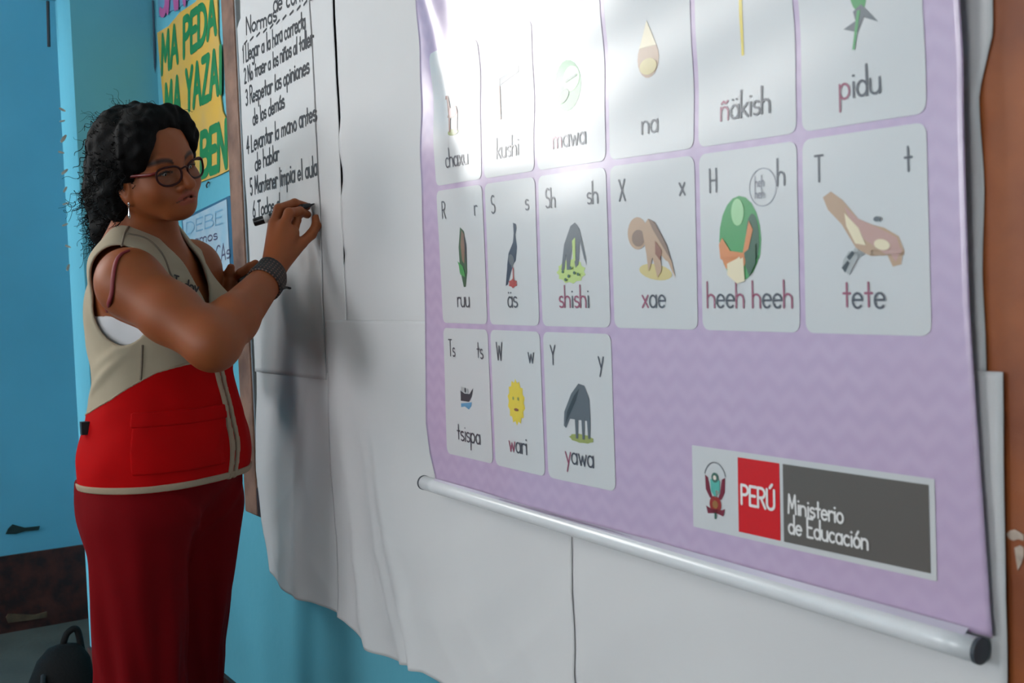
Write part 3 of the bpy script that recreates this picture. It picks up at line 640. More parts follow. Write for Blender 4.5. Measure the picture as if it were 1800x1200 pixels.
put(wall_poly('note_backing', ((320, 384), (404, 344), (411, 352), (414, 520), (336, 560)), .001, .002, mat('dark_blue_card', srgb(44, 98, 132), .6)), note)
put(wall_poly('note_paper', ((322, 388), (399, 350), (405, 470), (406, 515), (338, 552)), .0034, .0015, mat('pale_note_paper', srgb(186, 200, 212), .7, .08, 10, color2=srgb(150, 190, 212))), note)
M_LB = mat('light_blue_ink', srgb(126, 172, 202), .6); M_GI = mat('grey_ink', srgb(92, 90, 120), .6)
tall('DEBE', 328, 392, (392, 412), (368, 392), note, M_LB, .004, 'note_lettering')
tall('amos', 342, 382, (412, 430), (400, 420), note, M_GI, .004, 'note_lettering')
tall('i CAs', 372, 404, (436, 470), (424, 452), note, M_GI, .004, 'note_lettering')
tag(MB().tube(sm([onwall(364, 330, .004), onwall(363, 326, .006), onwall(366, 320, .006), onwall(368, 322, .004)]), .002, 5).build('wall_nail', mat('rusty_nail', srgb(60, 44, 40), .6)), 'tiny bent nail in the blue wall under the yellow sign', 'nail')

# ------------------------------------------------------------------ dark backpack on the floor by the doorway
bp_c = at(108, 1200, 3.02); bx, by = bp_c[0], bp_c[1]
bag = empty('backpack', (bx, by, 0)); tag(bag, 'black fabric backpack slumped on the floor by the doorway', 'backpack')
M_BAG = mat('black_nylon', srgb(7, 7, 8), .85, .3, 20, .4, 120)
def loft(rings, name, m, parent, seg=28, pw=2.6, smooth=True):
    v = []; f = []
    for (cx, cy, z, rx, ry) in rings:
        for k in range(seg):
            a = 2*math.pi*k/seg; c, s_ = math.cos(a), math.sin(a)
            v.append((cx+rx*math.copysign(abs(c)**(2/pw), c), cy+ry*math.copysign(abs(s_)**(2/pw), s_), z))
    for j in range(len(rings)-1):
        for k in range(seg): l = (k+1) % seg; f.append((j*seg+k, j*seg+l, (j+1)*seg+l, (j+1)*seg+k))
    f.append(tuple(range(seg))[::-1]); f.append(tuple((len(rings)-1)*seg+k for k in range(seg)))
    return newmesh(name, v, f, m, parent, smooth)
loft([(0, 0, .0, .065, .07), (0, 0, .02, .075, .085), (0, 0, .12, .080, .092), (.0, 0, .22, .072, .085), (-.01, .01, .28, .058, .066), (-.015, .015, .31, .036, .042), (-.015, .015, .32, .01, .012)], 'bag_body', M_BAG, bag)
loft([(.075, 0, .03, .02, .055), (.082, 0, .05, .025, .062), (.082, 0, .14, .025, .062), (.075, 0, .17, .012, .05)], 'front_pocket', M_BAG, bag)
MB().tube(sm([(-.02, .01, .31), (-.02, .025, .345), (-.02, .05, .35), (-.02, .06, .29)]), .009, 8).build('carry_handle', M_BAG, bag, True)
MB().tube(sm([(.04, -.05, .26), (.095, -.065, .20), (.105, -.06, .1), (.07, -.065, .03)]), .007, 6, flat=2.0).build('shoulder_strap', mat('grey_webbing', srgb(52, 54, 58), .7), bag, True)
# ------------------------------------------------------------------ implicit-surface modelling (smooth unions, polygonised by surface nets)
def _dot(a, b): return np.einsum('ij,ij->i', a, b)
def smin(a, b, k):
    h = np.clip(.5+.5*(b-a)/k, 0, 1); return b*(1-h)+a*h-k*h*(1-h)
def smax(a, b, k): return -smin(-a, -b, k)
def RC(a, b, r1, r2, k=.02, op='u'):
    a = np.asarray(a, float); b = np.asarray(b, float); ba = b-a; L2 = float(ba@ba)+1e-12
    def f(P):
        t = np.clip(((P-a)@ba)/L2, 0, 1)
        return np.linalg.norm(P-a-t[:, None]*ba, axis=1) - (r1+(r2-r1)*t)
    return (f, (a+b)/2, math.sqrt(L2)/2+max(r1, r2), op, k)
def EL(c, rad, ax, k=.02, op='u'):
    c = np.asarray(c, float); rad = np.asarray(rad, float)
    def f(P):
        q = (P-c)@ax.T/rad; k0 = np.linalg.norm(q, axis=1); k1 = np.linalg.norm(q/rad, axis=1)+1e-9
        return k0*(k0-1)/k1
    return (f, c, float(rad.max()), op, k)
def ev(prims, P):
    d = np.full(len(P), 1.0)
    for f, c, r, op, k in prims:
        e = f(P)
        d = smin(d, e, k) if op == 'u' else smax(d, -e, k)
    return d
def near(prims, c, R): return [p for p in prims if np.linalg.norm(p[1]-c) < p[2]+R+p[4]+.01]
def polygonise(name, prims, h, post=None, lo=None, hi=None, pad=.02, m=None, parent=None, margin=1.6):
    """prims: list of primitives; post(P, d) -> d cuts, shells and folds"""
    if lo is None:
        lo = np.min([p[1]-p[2] for p in prims if p[3] == 'u'], axis=0)-pad; hi = np.max([p[1]+p[2] for p in prims if p[3] == 'u'], axis=0)+pad
    lo = np.asarray(lo, float); hi = np.asarray(hi, float)
    B = 8; bs = B*h; S = 6; sb = bs*S
    nsb = np.ceil((hi-lo)/sb).astype(int)
    g9 = np.stack(np.meshgrid(*[np.arange(B+1)]*3, indexing='ij'), -1).reshape(-1, 3)
    gS = np.stack(np.meshgrid(*[np.arange(S)]*3, indexing='ij'), -1).reshape(-1, 3)
    keys_c = []; vert = []; edges = []
    NB = 1 << 20
    def key(ijk): return (ijk[..., 0].astype(np.int64)*NB + ijk[..., 1])*NB + ijk[..., 2]
    corner = [(0, 0, 0), (1, 0, 0), (0, 1, 0), (1, 1, 0), (0, 0, 1), (1, 0, 1), (0, 1, 1), (1, 1, 1)]
    epairs = [(0, 1), (2, 3), (4, 5), (6, 7), (0, 2), (1, 3), (4, 6), (5, 7), (0, 4), (1, 5), (2, 6), (3, 7)]
    for I in np.ndindex(*nsb):
        o = lo+np.array(I)*sb; c = o+sb/2
        pr = near(prims, c, sb*.87+.03)
        if not any(p[3] == 'u' for p in pr): continue
        bc = o+(gS+.5)*bs
        d = ev(pr, bc)
        if post: d = post(bc, d)
        keep = np.abs(d) < bs*.87*margin
        if not keep.any(): continue
        bi = gS[keep] + np.array(I)*S
        G = (bi[:, None, :]*B + g9[None]).reshape(-1, 3); P = lo+G*h
        d = ev(pr, P)
        if post: d = post(P, d)
        D = d.reshape(len(bi), B+1, B+1, B+1)
        cv = np.stack([D[:, a:a+B, b:b+B, c_:c_+B] for a, b, c_ in corner], -1)
        ins = cv < 0; n_in = ins.sum(-1); act = (n_in > 0) & (n_in < 8)
        if not act.any(): continue
        bidx, ci, cj, ck = np.nonzero(act)
        cell = bi[bidx]*B + np.stack([ci, cj, ck], -1)
        val = cv[act]; acc = np.zeros((len(val), 3)); cnt = np.zeros(len(val))
        for a, b in epairs:
            va, vb = val[:, a], val[:, b]; cr = (va < 0) != (vb < 0)
            t = np.where(cr, va/(va-vb+1e-20), 0)
            pa, pb = np.array(corner[a], float), np.array(corner[b], float)
            acc += np.where(cr[:, None], pa+(pb-pa)*t[:, None], 0); cnt += cr
        vert.append(lo+(cell+acc/cnt[:, None])*h); keys_c.append(key(cell+4))
        for ax, cidx in ((0, 1), (1, 2), (2, 4)):
            cr = (val[:, 0] < 0) != (val[:, cidx] < 0)
            cc = cell[cr]; edges.append((ax, cc, val[cr][:, 0] < 0))
    V = np.vstack(vert); K = np.concatenate(keys_c); od = np.argsort(K); Ks = K[od]
    def look(ijk):
        k = key(ijk+4); p = np.clip(np.searchsorted(Ks, k), 0, len(Ks)-1); return np.where(Ks[p] == k, od[p], -1)
    F = []
    for ax, cc, sgn in edges:
        u, w_ = (ax+1) % 3, (ax+2) % 3; eu = np.zeros(3, int); eu[u] = 1; ew = np.zeros(3, int); ew[w_] = 1
        q = np.stack([look(cc), look(cc-eu), look(cc-eu-ew), look(cc-ew)], -1)
        ok = (q >= 0).all(1); q = q[ok]; s_ = sgn[ok]
        q[~s_] = q[~s_][:, ::-1]; F.append(q)
    F = np.vstack(F)
    me = bpy.data.meshes.new(name)
    me.vertices.add(len(V)); me.vertices.foreach_set('co', V.astype(np.float32).ravel())
    me.loops.add(len(F)*4); me.polygons.add(len(F))
    me.loops.foreach_set('vertex_index', F.astype(np.int32).ravel())
    me.polygons.foreach_set('loop_start', np.arange(0, len(F)*4, 4, dtype=np.int32))
    me.polygons.foreach_set('use_smooth', np.ones(len(F), bool))
    me.update(calc_edges=True); me.validate()
    if m: me.materials.append(m)
    ob = bpy.data.objects.new(name, me); COL.objects.link(ob)
    if parent is not None: put(ob, parent)
    return ob, V
def vcol(ob, name, arr):
    a = ob.data.attributes.new(name, 'FLOAT_COLOR', 'POINT')
    a.data.foreach_set('color', np.concatenate([arr, np.ones((len(arr), 1))], 1).astype(np.float32).ravel())
def vfloat(ob, name, arr):
    a = ob.data.attributes.new(name, 'FLOAT', 'POINT'); a.data.foreach_set('value', arr.astype(np.float32))
def wob(P, s, ph=0.0):
    x, y, z = P[:, 0]*s, P[:, 1]*s, P[:, 2]*s
    return (np.sin(x*1.0+1.7*np.sin(y*.8+ph)+ph)+np.sin(y*1.3+1.3*np.sin(z*.9)+2.1*ph)+np.sin(z*1.1+1.5*np.sin(x*.7)+.7*ph))/3

# ------------------------------------------------------------------ the woman: frames
CAMXY = lambda X_, Z_: X_*RW[:2, 0] + Z_*RW[:2, 2]
UP = np.array([0, 0, 1.0])
def hdir(phi):       # horizontal direction that points right in the picture (phi=0) or towards the camera (phi<0)
    a = math.radians(phi); r = np.array([RW[0, 0], RW[1, 0], 0]); r /= np.linalg.norm(r); fw = np.array([RW[0, 2], RW[1, 2], 0]); fw /= np.linalg.norm(fw)
    return r*math.cos(a)+fw*math.sin(a)
TF = hdir(-16); TR = np.cross(TF, UP)                        # torso: forward, her right
PEL = at(275, 860, 2.28)
BODY0 = np.array([PEL[0], PEL[1], 0.0])
def T(r, f, z): return BODY0 + TR*r + TF*f + UP*z
TAX = np.array([TR, TF, UP])
def rotm(axis, deg):
    return np.array(Matrix.Rotation(math.radians(deg), 3, Vector(axis)))
HF0 = hdir(-34); HR0 = np.cross(HF0, UP)
Rm = rotm(HF0, 17) @ rotm(HR0, -7)
HF, HR, HU = Rm@HF0, Rm@HR0, Rm@UP
HAX = np.array([HR, HF, HU])
EYE = at(311, 297, 2.125)
HC = EYE - HF*.084
def H(x, y, z): return HC + HR*x + HF*y + HU*z

# joints
SH_R = at(229, 500, 2.10); EL_R = at(374, 604, 2.02); WR_R = at(473, 488, 2.20)
SH_L = T(-.165, .0, 1.285); WR_L = at(402, 560, 2.43); EL_L = T(-.235, -.01, 1.06)
NB = T(0, .02, 1.315)
person = empty('person', BODY0); tag(person, 'person in a beige and red vest and red trousers writing on the sheet', 'person')

def torso(infl=0.0, k=.04):
    g = infl
    P_ = [EL(T(0, .03, .93), (.150+g, .105+g, .14+g), TAX, k),
          EL(T(.075, .015, .90), (.080+g, .080+g, .10+g), TAX, k), EL(T(-.075, .015, .90), (.080+g, .080+g, .10+g), TAX, k),
          EL(T(0, .03, 1.04), (.138+g, .105+g, .15+g), TAX, k),
          EL(T(0, .012, 1.20), (.142+g, .100+g, .16+g), TAX, k),
          EL(T(.07, .088, 1.175), (.066+g, .056+g, .064+g), TAX, k), EL(T(-.07, .088, 1.175), (.066+g, .056+g, .064+g), TAX, k),
          RC(T(.105, .025, 1.275), T(-.120, .005, 1.275), .050+g, .050+g, k)]
    return P_
# ---- hands: palm plus five fingers from joint chains
def finger(pts, r0, r1, k=.006):
    out = []; n = len(pts)-1
    for i in range(n):
        a = r0+(r1-r0)*i/n; b = r0+(r1-r0)*(i+1)/n
        out.append(RC(pts[i], pts[i+1], a, b, k))
    return out
hand_R = []
kn = dict(index=at(482, 394, 2.250), middle=at(499, 397, 2.240), ring=at(515, 409, 2.245), pinky=at(530, 427, 2.260))
palm_k = .012
for q, r in (('index', .0125), ('middle', .0130), ('ring', .0125), ('pinky', .0115)):
    hand_R.append(RC(WR_R*.75+kn[q]*.25, kn[q], .0165, r, palm_k))
hand_R += finger([kn['index'], at(490, 367, 2.262), at(518, 357, 2.292), at(539, 363, 2.318)], .0108, .0082, .004)
hand_R += finger([kn['middle'], at(508, 374, 2.248), at(527, 371, 2.280), at(540, 377, 2.306)], .0108, .0082, .004)
hand_R += finger([kn['ring'], at(521, 387, 2.278), at(523, 376, 2.305), at(531, 372, 2.318)], .0100, .0080, .004)
hand_R += finger([kn['pinky'], at(547, 412, 2.278), at(556, 397, 2.292), at(556, 384, 2.302)], .0108, .0088, .004)
th0 = WR_R*.6+kn['index']*.4 + (at(478, 440, 2.30)-at(478, 440, 2.24))
hand_R += finger([th0, at(484, 412, 2.305), at(505, 391, 2.318), at(526, 378, 2.322)], .0150, .0088, .005)
arm_R = [RC(SH_R, SH_R*.5+EL_R*.5, .057, .054, .03), RC(SH_R*.5+EL_R*.5, EL_R, .054, .046, .02), EL(SH_R+np.array([0, 0, .005]), (.056, .056, .058), TAX, .03)]
fm = EL_R*.65+WR_R*.35
arm_R += [RC(EL_R, fm, .047, .0445, .02), RC(fm, WR_R, .0445, .0300, .015)]
hand_L = []
WL = WR_L; pl = at(413, 512, 2.44)
knL = [at(404, 498, 2.44), at(413, 492, 2.455), at(421, 496, 2.47), at(427, 505, 2.48)]
for q in knL: hand_L.append(RC(WL*.7+q*.3, q, .017, .0125, .012))
hand_L += finger([knL[0], at(403, 480, 2.44), at(406, 470, 2.44)], .0105, .0085)
hand_L += finger([knL[1], at(424, 480, 2.43), at(438, 470, 2.43), at(449, 463, 2.435)], .0108, .0085)
hand_L += finger([knL[2], at(433, 486, 2.45), at(446, 478, 2.45), at(455, 474, 2.455)], .0105, .0083)
hand_L += finger([knL[3], at(438, 497, 2.47), at(448, 490, 2.47)], .0098, .008)
hand_L += finger([WL*.5+pl*.5, at(420, 520, 2.41), at(428, 505, 2.40), at(437, 496, 2.40)], .014, .0092)
arm_L = [RC(SH_L, EL_L, .058, .046, .03), RC(EL_L, WR_L, .045, .0275, .02), EL(SH_L, (.06, .06, .06), TAX, .03)]
# ---- head
def head():
    k = .02
    P_ = [EL(H(0, -.014, .034), (.074, .094, .080), HAX, k), EL(H(0, .030, -.012), (.062, .064, .074), HAX, .03),
          EL(H(0, .040, .050), (.056, .046, .046), HAX, .03),
          RC(H(0, .036, -.048), H(0, .066, -.070), .040, .022, .03),
          RC(H(.051, .012, -.038), H(.020, .066, -.072), .019, .016, .03), RC(H(-.051, .012, -.038), H(-.020, .066, -.072), .019, .016, .03),
          EL(H(.037, .058, -.030), (.028, .030, .027), HAX, .022), EL(H(-.037, .058, -.030), (.028, .030, .027), HAX, .022),
          RC(H(-.034, .076, .016), H(.034, .076, .016), .0125, .0125, .014),
          EL(H(0, .079, -.077), (.019, .014, .013), HAX, .016),
          # muzzle
          EL(H(0, .074, -.050), (.030, .020, .021), HAX, .02),
          # sockets
          EL(H(.031, .100, .000), (.017, .012, .010), HAX, .014, 's'), EL(H(-.031, .100, .000), (.017, .012, .010), HAX, .014, 's'),
          # lids
          EL(H(.031, .0765, -.001), (.0150, .0120, .0105), HAX, .006), EL(H(-.031, .0765, -.001), (.0150, .0120, .0105), HAX, .006),
          # nose
          RC(H(0, .088, .006), H(0, .109, -.024), .0072, .0100, .010), EL(H(0, .1115, -.028), (.0112, .0105, .0095), HAX, .006),
          EL(H(.0125, .097, -.033), (.0085, .010, .0078), HAX, .005), EL(H(-.0125, .097, -.033), (.0085, .010, .0078), HAX, .005),
          EL(H(.007, .103, -.0405), (.0040, .0050, .0030), HAX, .003, 's'), EL(H(-.007, .103, -.0405), (.0040, .0050, .0030), HAX, .003, 's'),
          # lips
          EL(H(0, .0905, -.0488), (.0235, .0085, .0052), HAX, .006), EL(H(0, .0895, -.0582), (.0195, .0090, .0062), HAX, .006),
          RC(H(0, .1015, -.0530), H(.0250, .0860, -.0575), .0022, .0028, .003, 's'), RC(H(0, .1015, -.0530), H(-.0250, .0860, -.0575), .0022, .0028, .003, 's'),
          # lid slits
          EL(H(.031, .0930, -.0025), (.0125, .0120, .0040), HAX, .002, 's'), EL(H(-.031, .0930, -.0025), (.0125, .0120, .0040), HAX, .002, 's')]
    for s in (1, -1):      # ears
        P_ += [EL(H(s*.070, .012, -.018), (.008, .017, .029), HAX, .008), EL(H(s*.076, .016, -.016), (.006, .010, .018), HAX, .006, 's'), EL(H(s*.069, .018, -.047), (.0065, .009, .010), HAX, .006)]
    return P_
neck = [RC(NB, H(0, -.015, -.050), .056, .050, .03), RC(T(.075, -.01, 1.300), H(.015, -.035, -.085), .044, .034, .03), RC(T(-.075, -.01, 1.300), H(-.015, -.035, -.085), .044, .034, .03)]
def skin_material():
    m = bpy.data.materials.new('brown_skin'); m.use_nodes = True; nt = m.node_tree; b = nt.nodes['Principled BSDF']
    a = nt.nodes.new('ShaderNodeAttribute'); a.attribute_name = 'tone'
    n = nt.nodes.new('ShaderNodeTexNoise'); n.inputs['Scale'].default_value = 40; n.inputs['Detail'].default_value = 3
    tc = nt.nodes.new('ShaderNodeTexCoord'); nt.links.new(tc.outputs['Object'], n.inputs['Vector'])
    mx = nt.nodes.new('ShaderNodeMix'); mx.data_type = 'RGBA'; mx.blend_type = 'MULTIPLY'; mx.inputs[0].default_value = .18
    nt.links.new(a.outputs['Color'], mx.inputs[6]); nt.links.new(n.outputs['Color'], mx.inputs[7]); nt.links.new(mx.outputs[2], b.inputs['Base Color'])
    b.inputs['Roughness'].default_value = .52; b.inputs['Specular IOR Level'].default_value = .35
    b.inputs['Subsurface Weight'].default_value = .06; b.inputs['Subsurface Radius'].default_value = (.012, .005, .003)
    return m
M_SKIN = skin_material()
prims = torso() + neck + arm_R + arm_L + head() + hand_R + hand_L
body, V = polygonise('body', prims, .0022, lo=T(0, 0, .80)-np.array([.45, .45, 0]), hi=T(0, 0, 1.66)+np.array([.62, .62, 0]), m=M_SKIN, parent=person)
L_ = (V-HC)@HAX.T
skin = np.array(srgb(150, 79, 40)[:3]); tone = np.tile(skin, (len(V), 1))
def blend(mask, c): 
    global tone
    mask = np.clip(mask, 0, 1)[:, None]; tone = tone*(1-mask)+np.array(srgb(*c)[:3])*mask
lx, ly, lz = L_[:, 0], L_[:, 1], L_[:, 2]
infront = ly > .06
# warmer cheeks and nose, lips, brows, lashes, finger tips
blend(.35*np.exp(-((np.abs(lx)-.038)**2+(lz+.03)**2)/.018**2)*infront, (160, 84, 58))
droop = .0052*(np.abs(lx)/.0255)**1.2; lm = lz+droop
up_ = ((lx/.0245)**2+((lm+.0484)/.0066)**2 < 1); lo_ = ((lx/.0205)**2+((lm+.0580)/.0074)**2 < 1)
blend(.75*((up_ | lo_) & (ly > .075)), (156, 70, 54))
blend(.8*((np.abs(lm+.0530) < .0013) & (np.abs(lx) < .025) & (ly > .07)), (70, 30, 26))
arch = .0215 + .006*(1-((np.abs(lx)-.036)/.020)**2) - .004
blend(.97*np.clip(1-np.abs(lz-arch)/.0054, 0, 1)**.4*(np.abs(np.abs(lx)-.034) < .020)*infront, (22, 13, 11))
blend(.85*(np.abs((np.hypot((np.abs(lx)-.031)/.0135, (lz+.002)/.0055))-1) < .16)*infront*(lz > -.004), (28, 18, 18))
vcol(body, 'tone', tone)
# eyes
def uvs(c, r, name, m, parent, ax=None, n=16):
    v = []; f = []
    for i in range(n+1):
        for k in range(2*n):
            a, b = math.pi*i/n, math.pi*k/n; v.append(c+r*np.array([math.sin(a)*math.cos(b), math.sin(a)*math.sin(b), math.cos(a)]))
    for i in range(n):
        for k in range(2*n): l = (k+1) % (2*n); f.append((i*2*n+k, (i+1)*2*n+k, (i+1)*2*n+l, i*2*n+l))
    o = newmesh(name, v, f, m, None, True)
    return put(o, parent) if parent is not None else o
def disc3(c, n_, r, name, m, parent, seg=20, dome=.0):
    n_ = np.asarray(n_)/np.linalg.norm(n_); a = np.cross(n_, UP); a /= np.linalg.norm(a); b = np.cross(n_, a)
    v = [c+n_*dome]+[c+r*(a*math.cos(2*math.pi*k/seg)+b*math.sin(2*math.pi*k/seg)) for k in range(seg)]
    return put(newmesh(name, v, [(0, 1+k, 1+(k+1) % seg) for k in range(seg)], m, None, True), parent)
M_SCL = mat('eye_white', srgb(190, 180, 172), .25); M_IRIS = mat('dark_iris', srgb(34, 20, 14), .12)
gaze = hdir(-20)*.97+UP*-.22; gaze /= np.linalg.norm(gaze)
for s in (1, -1):
    ec = H(s*.031, .0745, -.002)
    e = uvs(ec, .0113, 'eyeball', M_SCL, person)
    g2 = HF*.75+gaze*.35-HU*.12; g2 /= np.linalg.norm(g2)
    disc3(ec+g2*.0100, g2, .0056, 'iris', M_IRIS, person, dome=.0017)
    lp = []
    for t in np.linspace(-1, 1, 13):
        dx, dz = .0128*t, -.0015+.0042*(1-t*t)
        lp.append(H(s*.031+dx, .0765+.0120*math.sqrt(max(.02, 1-(dx/.0152)**2-((dz+.001)/.0105)**2))+.0008, dz-.001))
    put(MB().tube(np.array(lp), [.0005]+[.0012]*11+[.0005], 6).build('eyelashes', mat('black_lashes', srgb(14, 10, 10), .7), None, True), person)
# ------------------------------------------------------------------ clothing
def tl(P):           # torso-local coordinates (right, forward, height)
    q = P-BODY0; return q@TR, q@TF, P[:, 2]
def hit(px, py, prs, z0=1.6, z1=3.0, post=None):
    r = ray(px, py); t = z0
    for _ in range(160):
        P = (CAM+r*t)[None]; d = ev(prs, P)
        if post: d = post(P, d)
        if d[0] < .0006: break
        t += max(d[0]*.8, .0005)
        if t > z1: break
    return CAM+r*t
VB = [EL(T(0, .038, .93), (.178, .145, .17), TAX, .05), EL(T(.085, .018, .91), (.095, .112, .14), TAX, .05), EL(T(-.085, .018, .91), (.095, .112, .14), TAX, .05),
      EL(T(0, .034, 1.07), (.160, .120, .16), TAX, .05), EL(T(0, .015, 1.20), (.160, .122, .16), TAX, .04),
      EL(T(.07, .092, 1.172), (.076, .062, .075), TAX, .04), EL(T(-.07, .092, 1.172), (.076, .062, .075), TAX, .04),
      RC(T(.105, .024, 1.278), T(-.120, .005, 1.278), .058, .058, .03),
      RC(T(.100, .02, 1.290), T(.050, .008, 1.345), .056, .046, .03), RC(T(-.115, .005, 1.290), T(-.055, .005, 1.340), .056, .046, .03)]
HEM = .868
ARMC = {1: T(.180, .048, 1.238), -1: T(-.185, .042, 1.238)}
armhole = lambda P, s, g=0.0: EL(ARMC[s], (.105+g, .072+g, .098+g), TAX)[0](P)
def vest_folds(P, d):
    r, f, z = tl(P)
    lo = np.clip((1.12-z)/.2, 0, 1)
    d = d + .0048*wob(P, 24, 1.3) + .0018*wob(P, 60, .4)
    # drag lines that run from the armhole to the back of the waist
    s_ = np.clip(r/.08, 0, 1)
    d = d - .006*s_*np.exp(-(((z-1.085)-.75*(f-.0))/.012)**2)*np.exp(-((f-.01)/.055)**2) - .005*s_*np.exp(-(((z-1.13)-.55*(f-.03))/.012)**2)*np.exp(-((f-.03)/.05)**2)
    return d
def vneck(P):
    r, f, z = tl(P); zv = 1.20
    w_ = .052*np.clip((z-zv)/.15, 0, 1.4)**.8
    vv = np.maximum(np.maximum(np.abs(r)-w_, -(f-.0)), zv-z)
    nk = EL(T(0, .02, 1.385), (.066, .074, .085), TAX)[0](P)
    return np.minimum(vv, nk)
def vest_cut(P, d):
    r, f, z = tl(P)
    hem = HEM + .003*np.clip((f-.10)/.08, 0, 1)
    d = np.maximum(d, hem-z); d = smax(d, -armhole(P, 1), .004); d = smax(d, -armhole(P, -1), .004); d = smax(d, -vneck(P), .004)
    return d
def vest_post(P, d):
    d = vest_folds(P, d); d = np.maximum(d, -(d+.0065)); return vest_cut(P, d)
def strip_post(out, inn, region, cut=True):
    def p(P, d):
        d = vest_folds(P, d); d = np.maximum(d-out, -(d+inn))
        if cut: d = vest_cut(P, d)
        return np.maximum(d, region(*tl(P)))
    return p
def fabric(name, attr=None, c1=None, c2=None, rough=.85, weave=900, bump=.15):
    m = bpy.data.materials.new(name); m.use_nodes = True; nt = m.node_tree; b = nt.nodes['Principled BSDF']; N = nt.nodes.new; L = nt.links.new
    b.inputs['Roughness'].default_value = rough; b.inputs['Specular IOR Level'].default_value = .12
    tc = N('ShaderNodeTexCoord'); n = N('ShaderNodeTexNoise'); n.inputs['Scale'].default_value = 9; n.inputs['Detail'].default_value = 4; L(tc.outputs['Object'], n.inputs['Vector'])
    mp = N('ShaderNodeMapRange'); mp.inputs[1].default_value = .3; mp.inputs[2].default_value = .7; mp.inputs[3].default_value = .88; mp.inputs[4].default_value = 1.04; L(n.outputs['Fac'], mp.inputs[0])
    src = None
    if attr:
        a = N('ShaderNodeAttribute'); a.attribute_name = attr; g = N('ShaderNodeMath'); g.operation = 'GREATER_THAN'; g.inputs[1].default_value = 0; L(a.outputs['Fac'], g.inputs[0])
        mx = N('ShaderNodeMix'); mx.data_type = 'RGBA'; mx.inputs[6].default_value = c1; mx.inputs[7].default_value = c2; L(g.outputs[0], mx.inputs[0]); src = mx.outputs[2]
    m2 = N('ShaderNodeMix'); m2.data_type = 'RGBA'; m2.blend_type = 'MULTIPLY'; m2.inputs[0].default_value = 1
    if src: L(src, m2.inputs[6])
    else: m2.inputs[6].default_value = c1
    L(mp.outputs[0], m2.inputs[7]); L(m2.outputs[2], b.inputs['Base Color'])
    n2 = N('ShaderNodeTexNoise'); n2.inputs['Scale'].default_value = weave; L(tc.outputs['Object'], n2.inputs['Vector'])
    bp = N('ShaderNodeBump'); bp.inputs['Strength'].default_value = bump; bp.inputs['Distance'].default_value = .001; L(n2.outputs['Fac'], bp.inputs['Height']); L(bp.outputs['Normal'], b.inputs['Normal'])
    return m
BEIGE = srgb(172, 158, 136); RED = srgb(184, 2, 5); RED2 = srgb(118, 2, 10)
M_VEST = fabric('vest_cloth', 'split', RED, BEIGE); M_PIPE = fabric('beige_piping', None, srgb(170, 150, 128)); M_REDC = fabric('red_pocket_cloth', None, RED); M_TROU = fabric('red_trouser_cloth', None, RED2)
vlo, vhi = T(0, 0, .84)-np.array([.28, .28, 0]), T(0, 0, 1.42)+np.array([.28, .28, 0])
vest, VV = polygonise('vest', VB, .0026, vest_post, vlo, vhi, m=M_VEST, parent=person, margin=2.0)
vest['label'] = 'sleeveless vest, beige above and bright red below'
r, f_, z = tl(VV); zb = np.interp(f_, [-.13, -.10, -.03, .026, .10, .17], [.985, 1.0, 1.02, 1.044, 1.09, 1.112]); vfloat(vest, 'split', z-zb)
def vpart(name, post, lo, hi, m, h=.0026):
    o, _ = polygonise(name, VB, h, post, lo, hi, m=m, margin=2.2); put2(o, vest); return o
vpart('hem_piping', strip_post(.0035, .004, lambda r, f, z: np.abs(z-(HEM+.008+.003*np.clip((f-.10)/.08, 0, 1)))-.0065, False), T(0, 0, .845)-np.array([.28, .28, 0]), T(0, 0, .905)+np.array([.28, .28, 0]), M_PIPE)
vpart('zip_tape', strip_post(.0040, .004, lambda r, f, z: np.maximum(np.maximum(np.abs(np.abs(r-.004)-.0085)-.0058, -f), z-1.19)), T(0, 0, .85)-np.array([.28, .28, 0]), T(0, 0, 1.20)+np.array([.28, .28, 0]), M_PIPE)
vpart('split_piping', strip_post(.0016, .003, lambda r, f, z: np.abs(z-np.interp(f, [-.13, -.10, -.03, .026, .10, .17], [.985, 1.0, 1.02, 1.044, 1.09, 1.112]))-.0024), T(0, 0, .96)-np.array([.28, .28, 0]), T(0, 0, 1.13)+np.array([.28, .28, 0]), M_PIPE)
def band(r, f, z): return np.maximum(np.maximum(np.abs(f-.125)-.052, np.abs(z-.955)-.050), .02-r)
vpart('pocket', strip_post(.0045, .003, band), T(.12, .09, .88)-np.array([.2, .2, 0]), T(.12, .09, 1.04)+np.array([.2, .2, 0]), M_REDC)
vpart('pocket_flap', strip_post(.0075, .001, lambda r, f, z: np.maximum(np.maximum(np.abs(f-.125)-.055, np.abs(z-1.005)-.014), .02-r)), T(.12, .09, .97)-np.array([.2, .2, 0]), T(.12, .09, 1.04)+np.array([.2, .2, 0]), M_REDC)
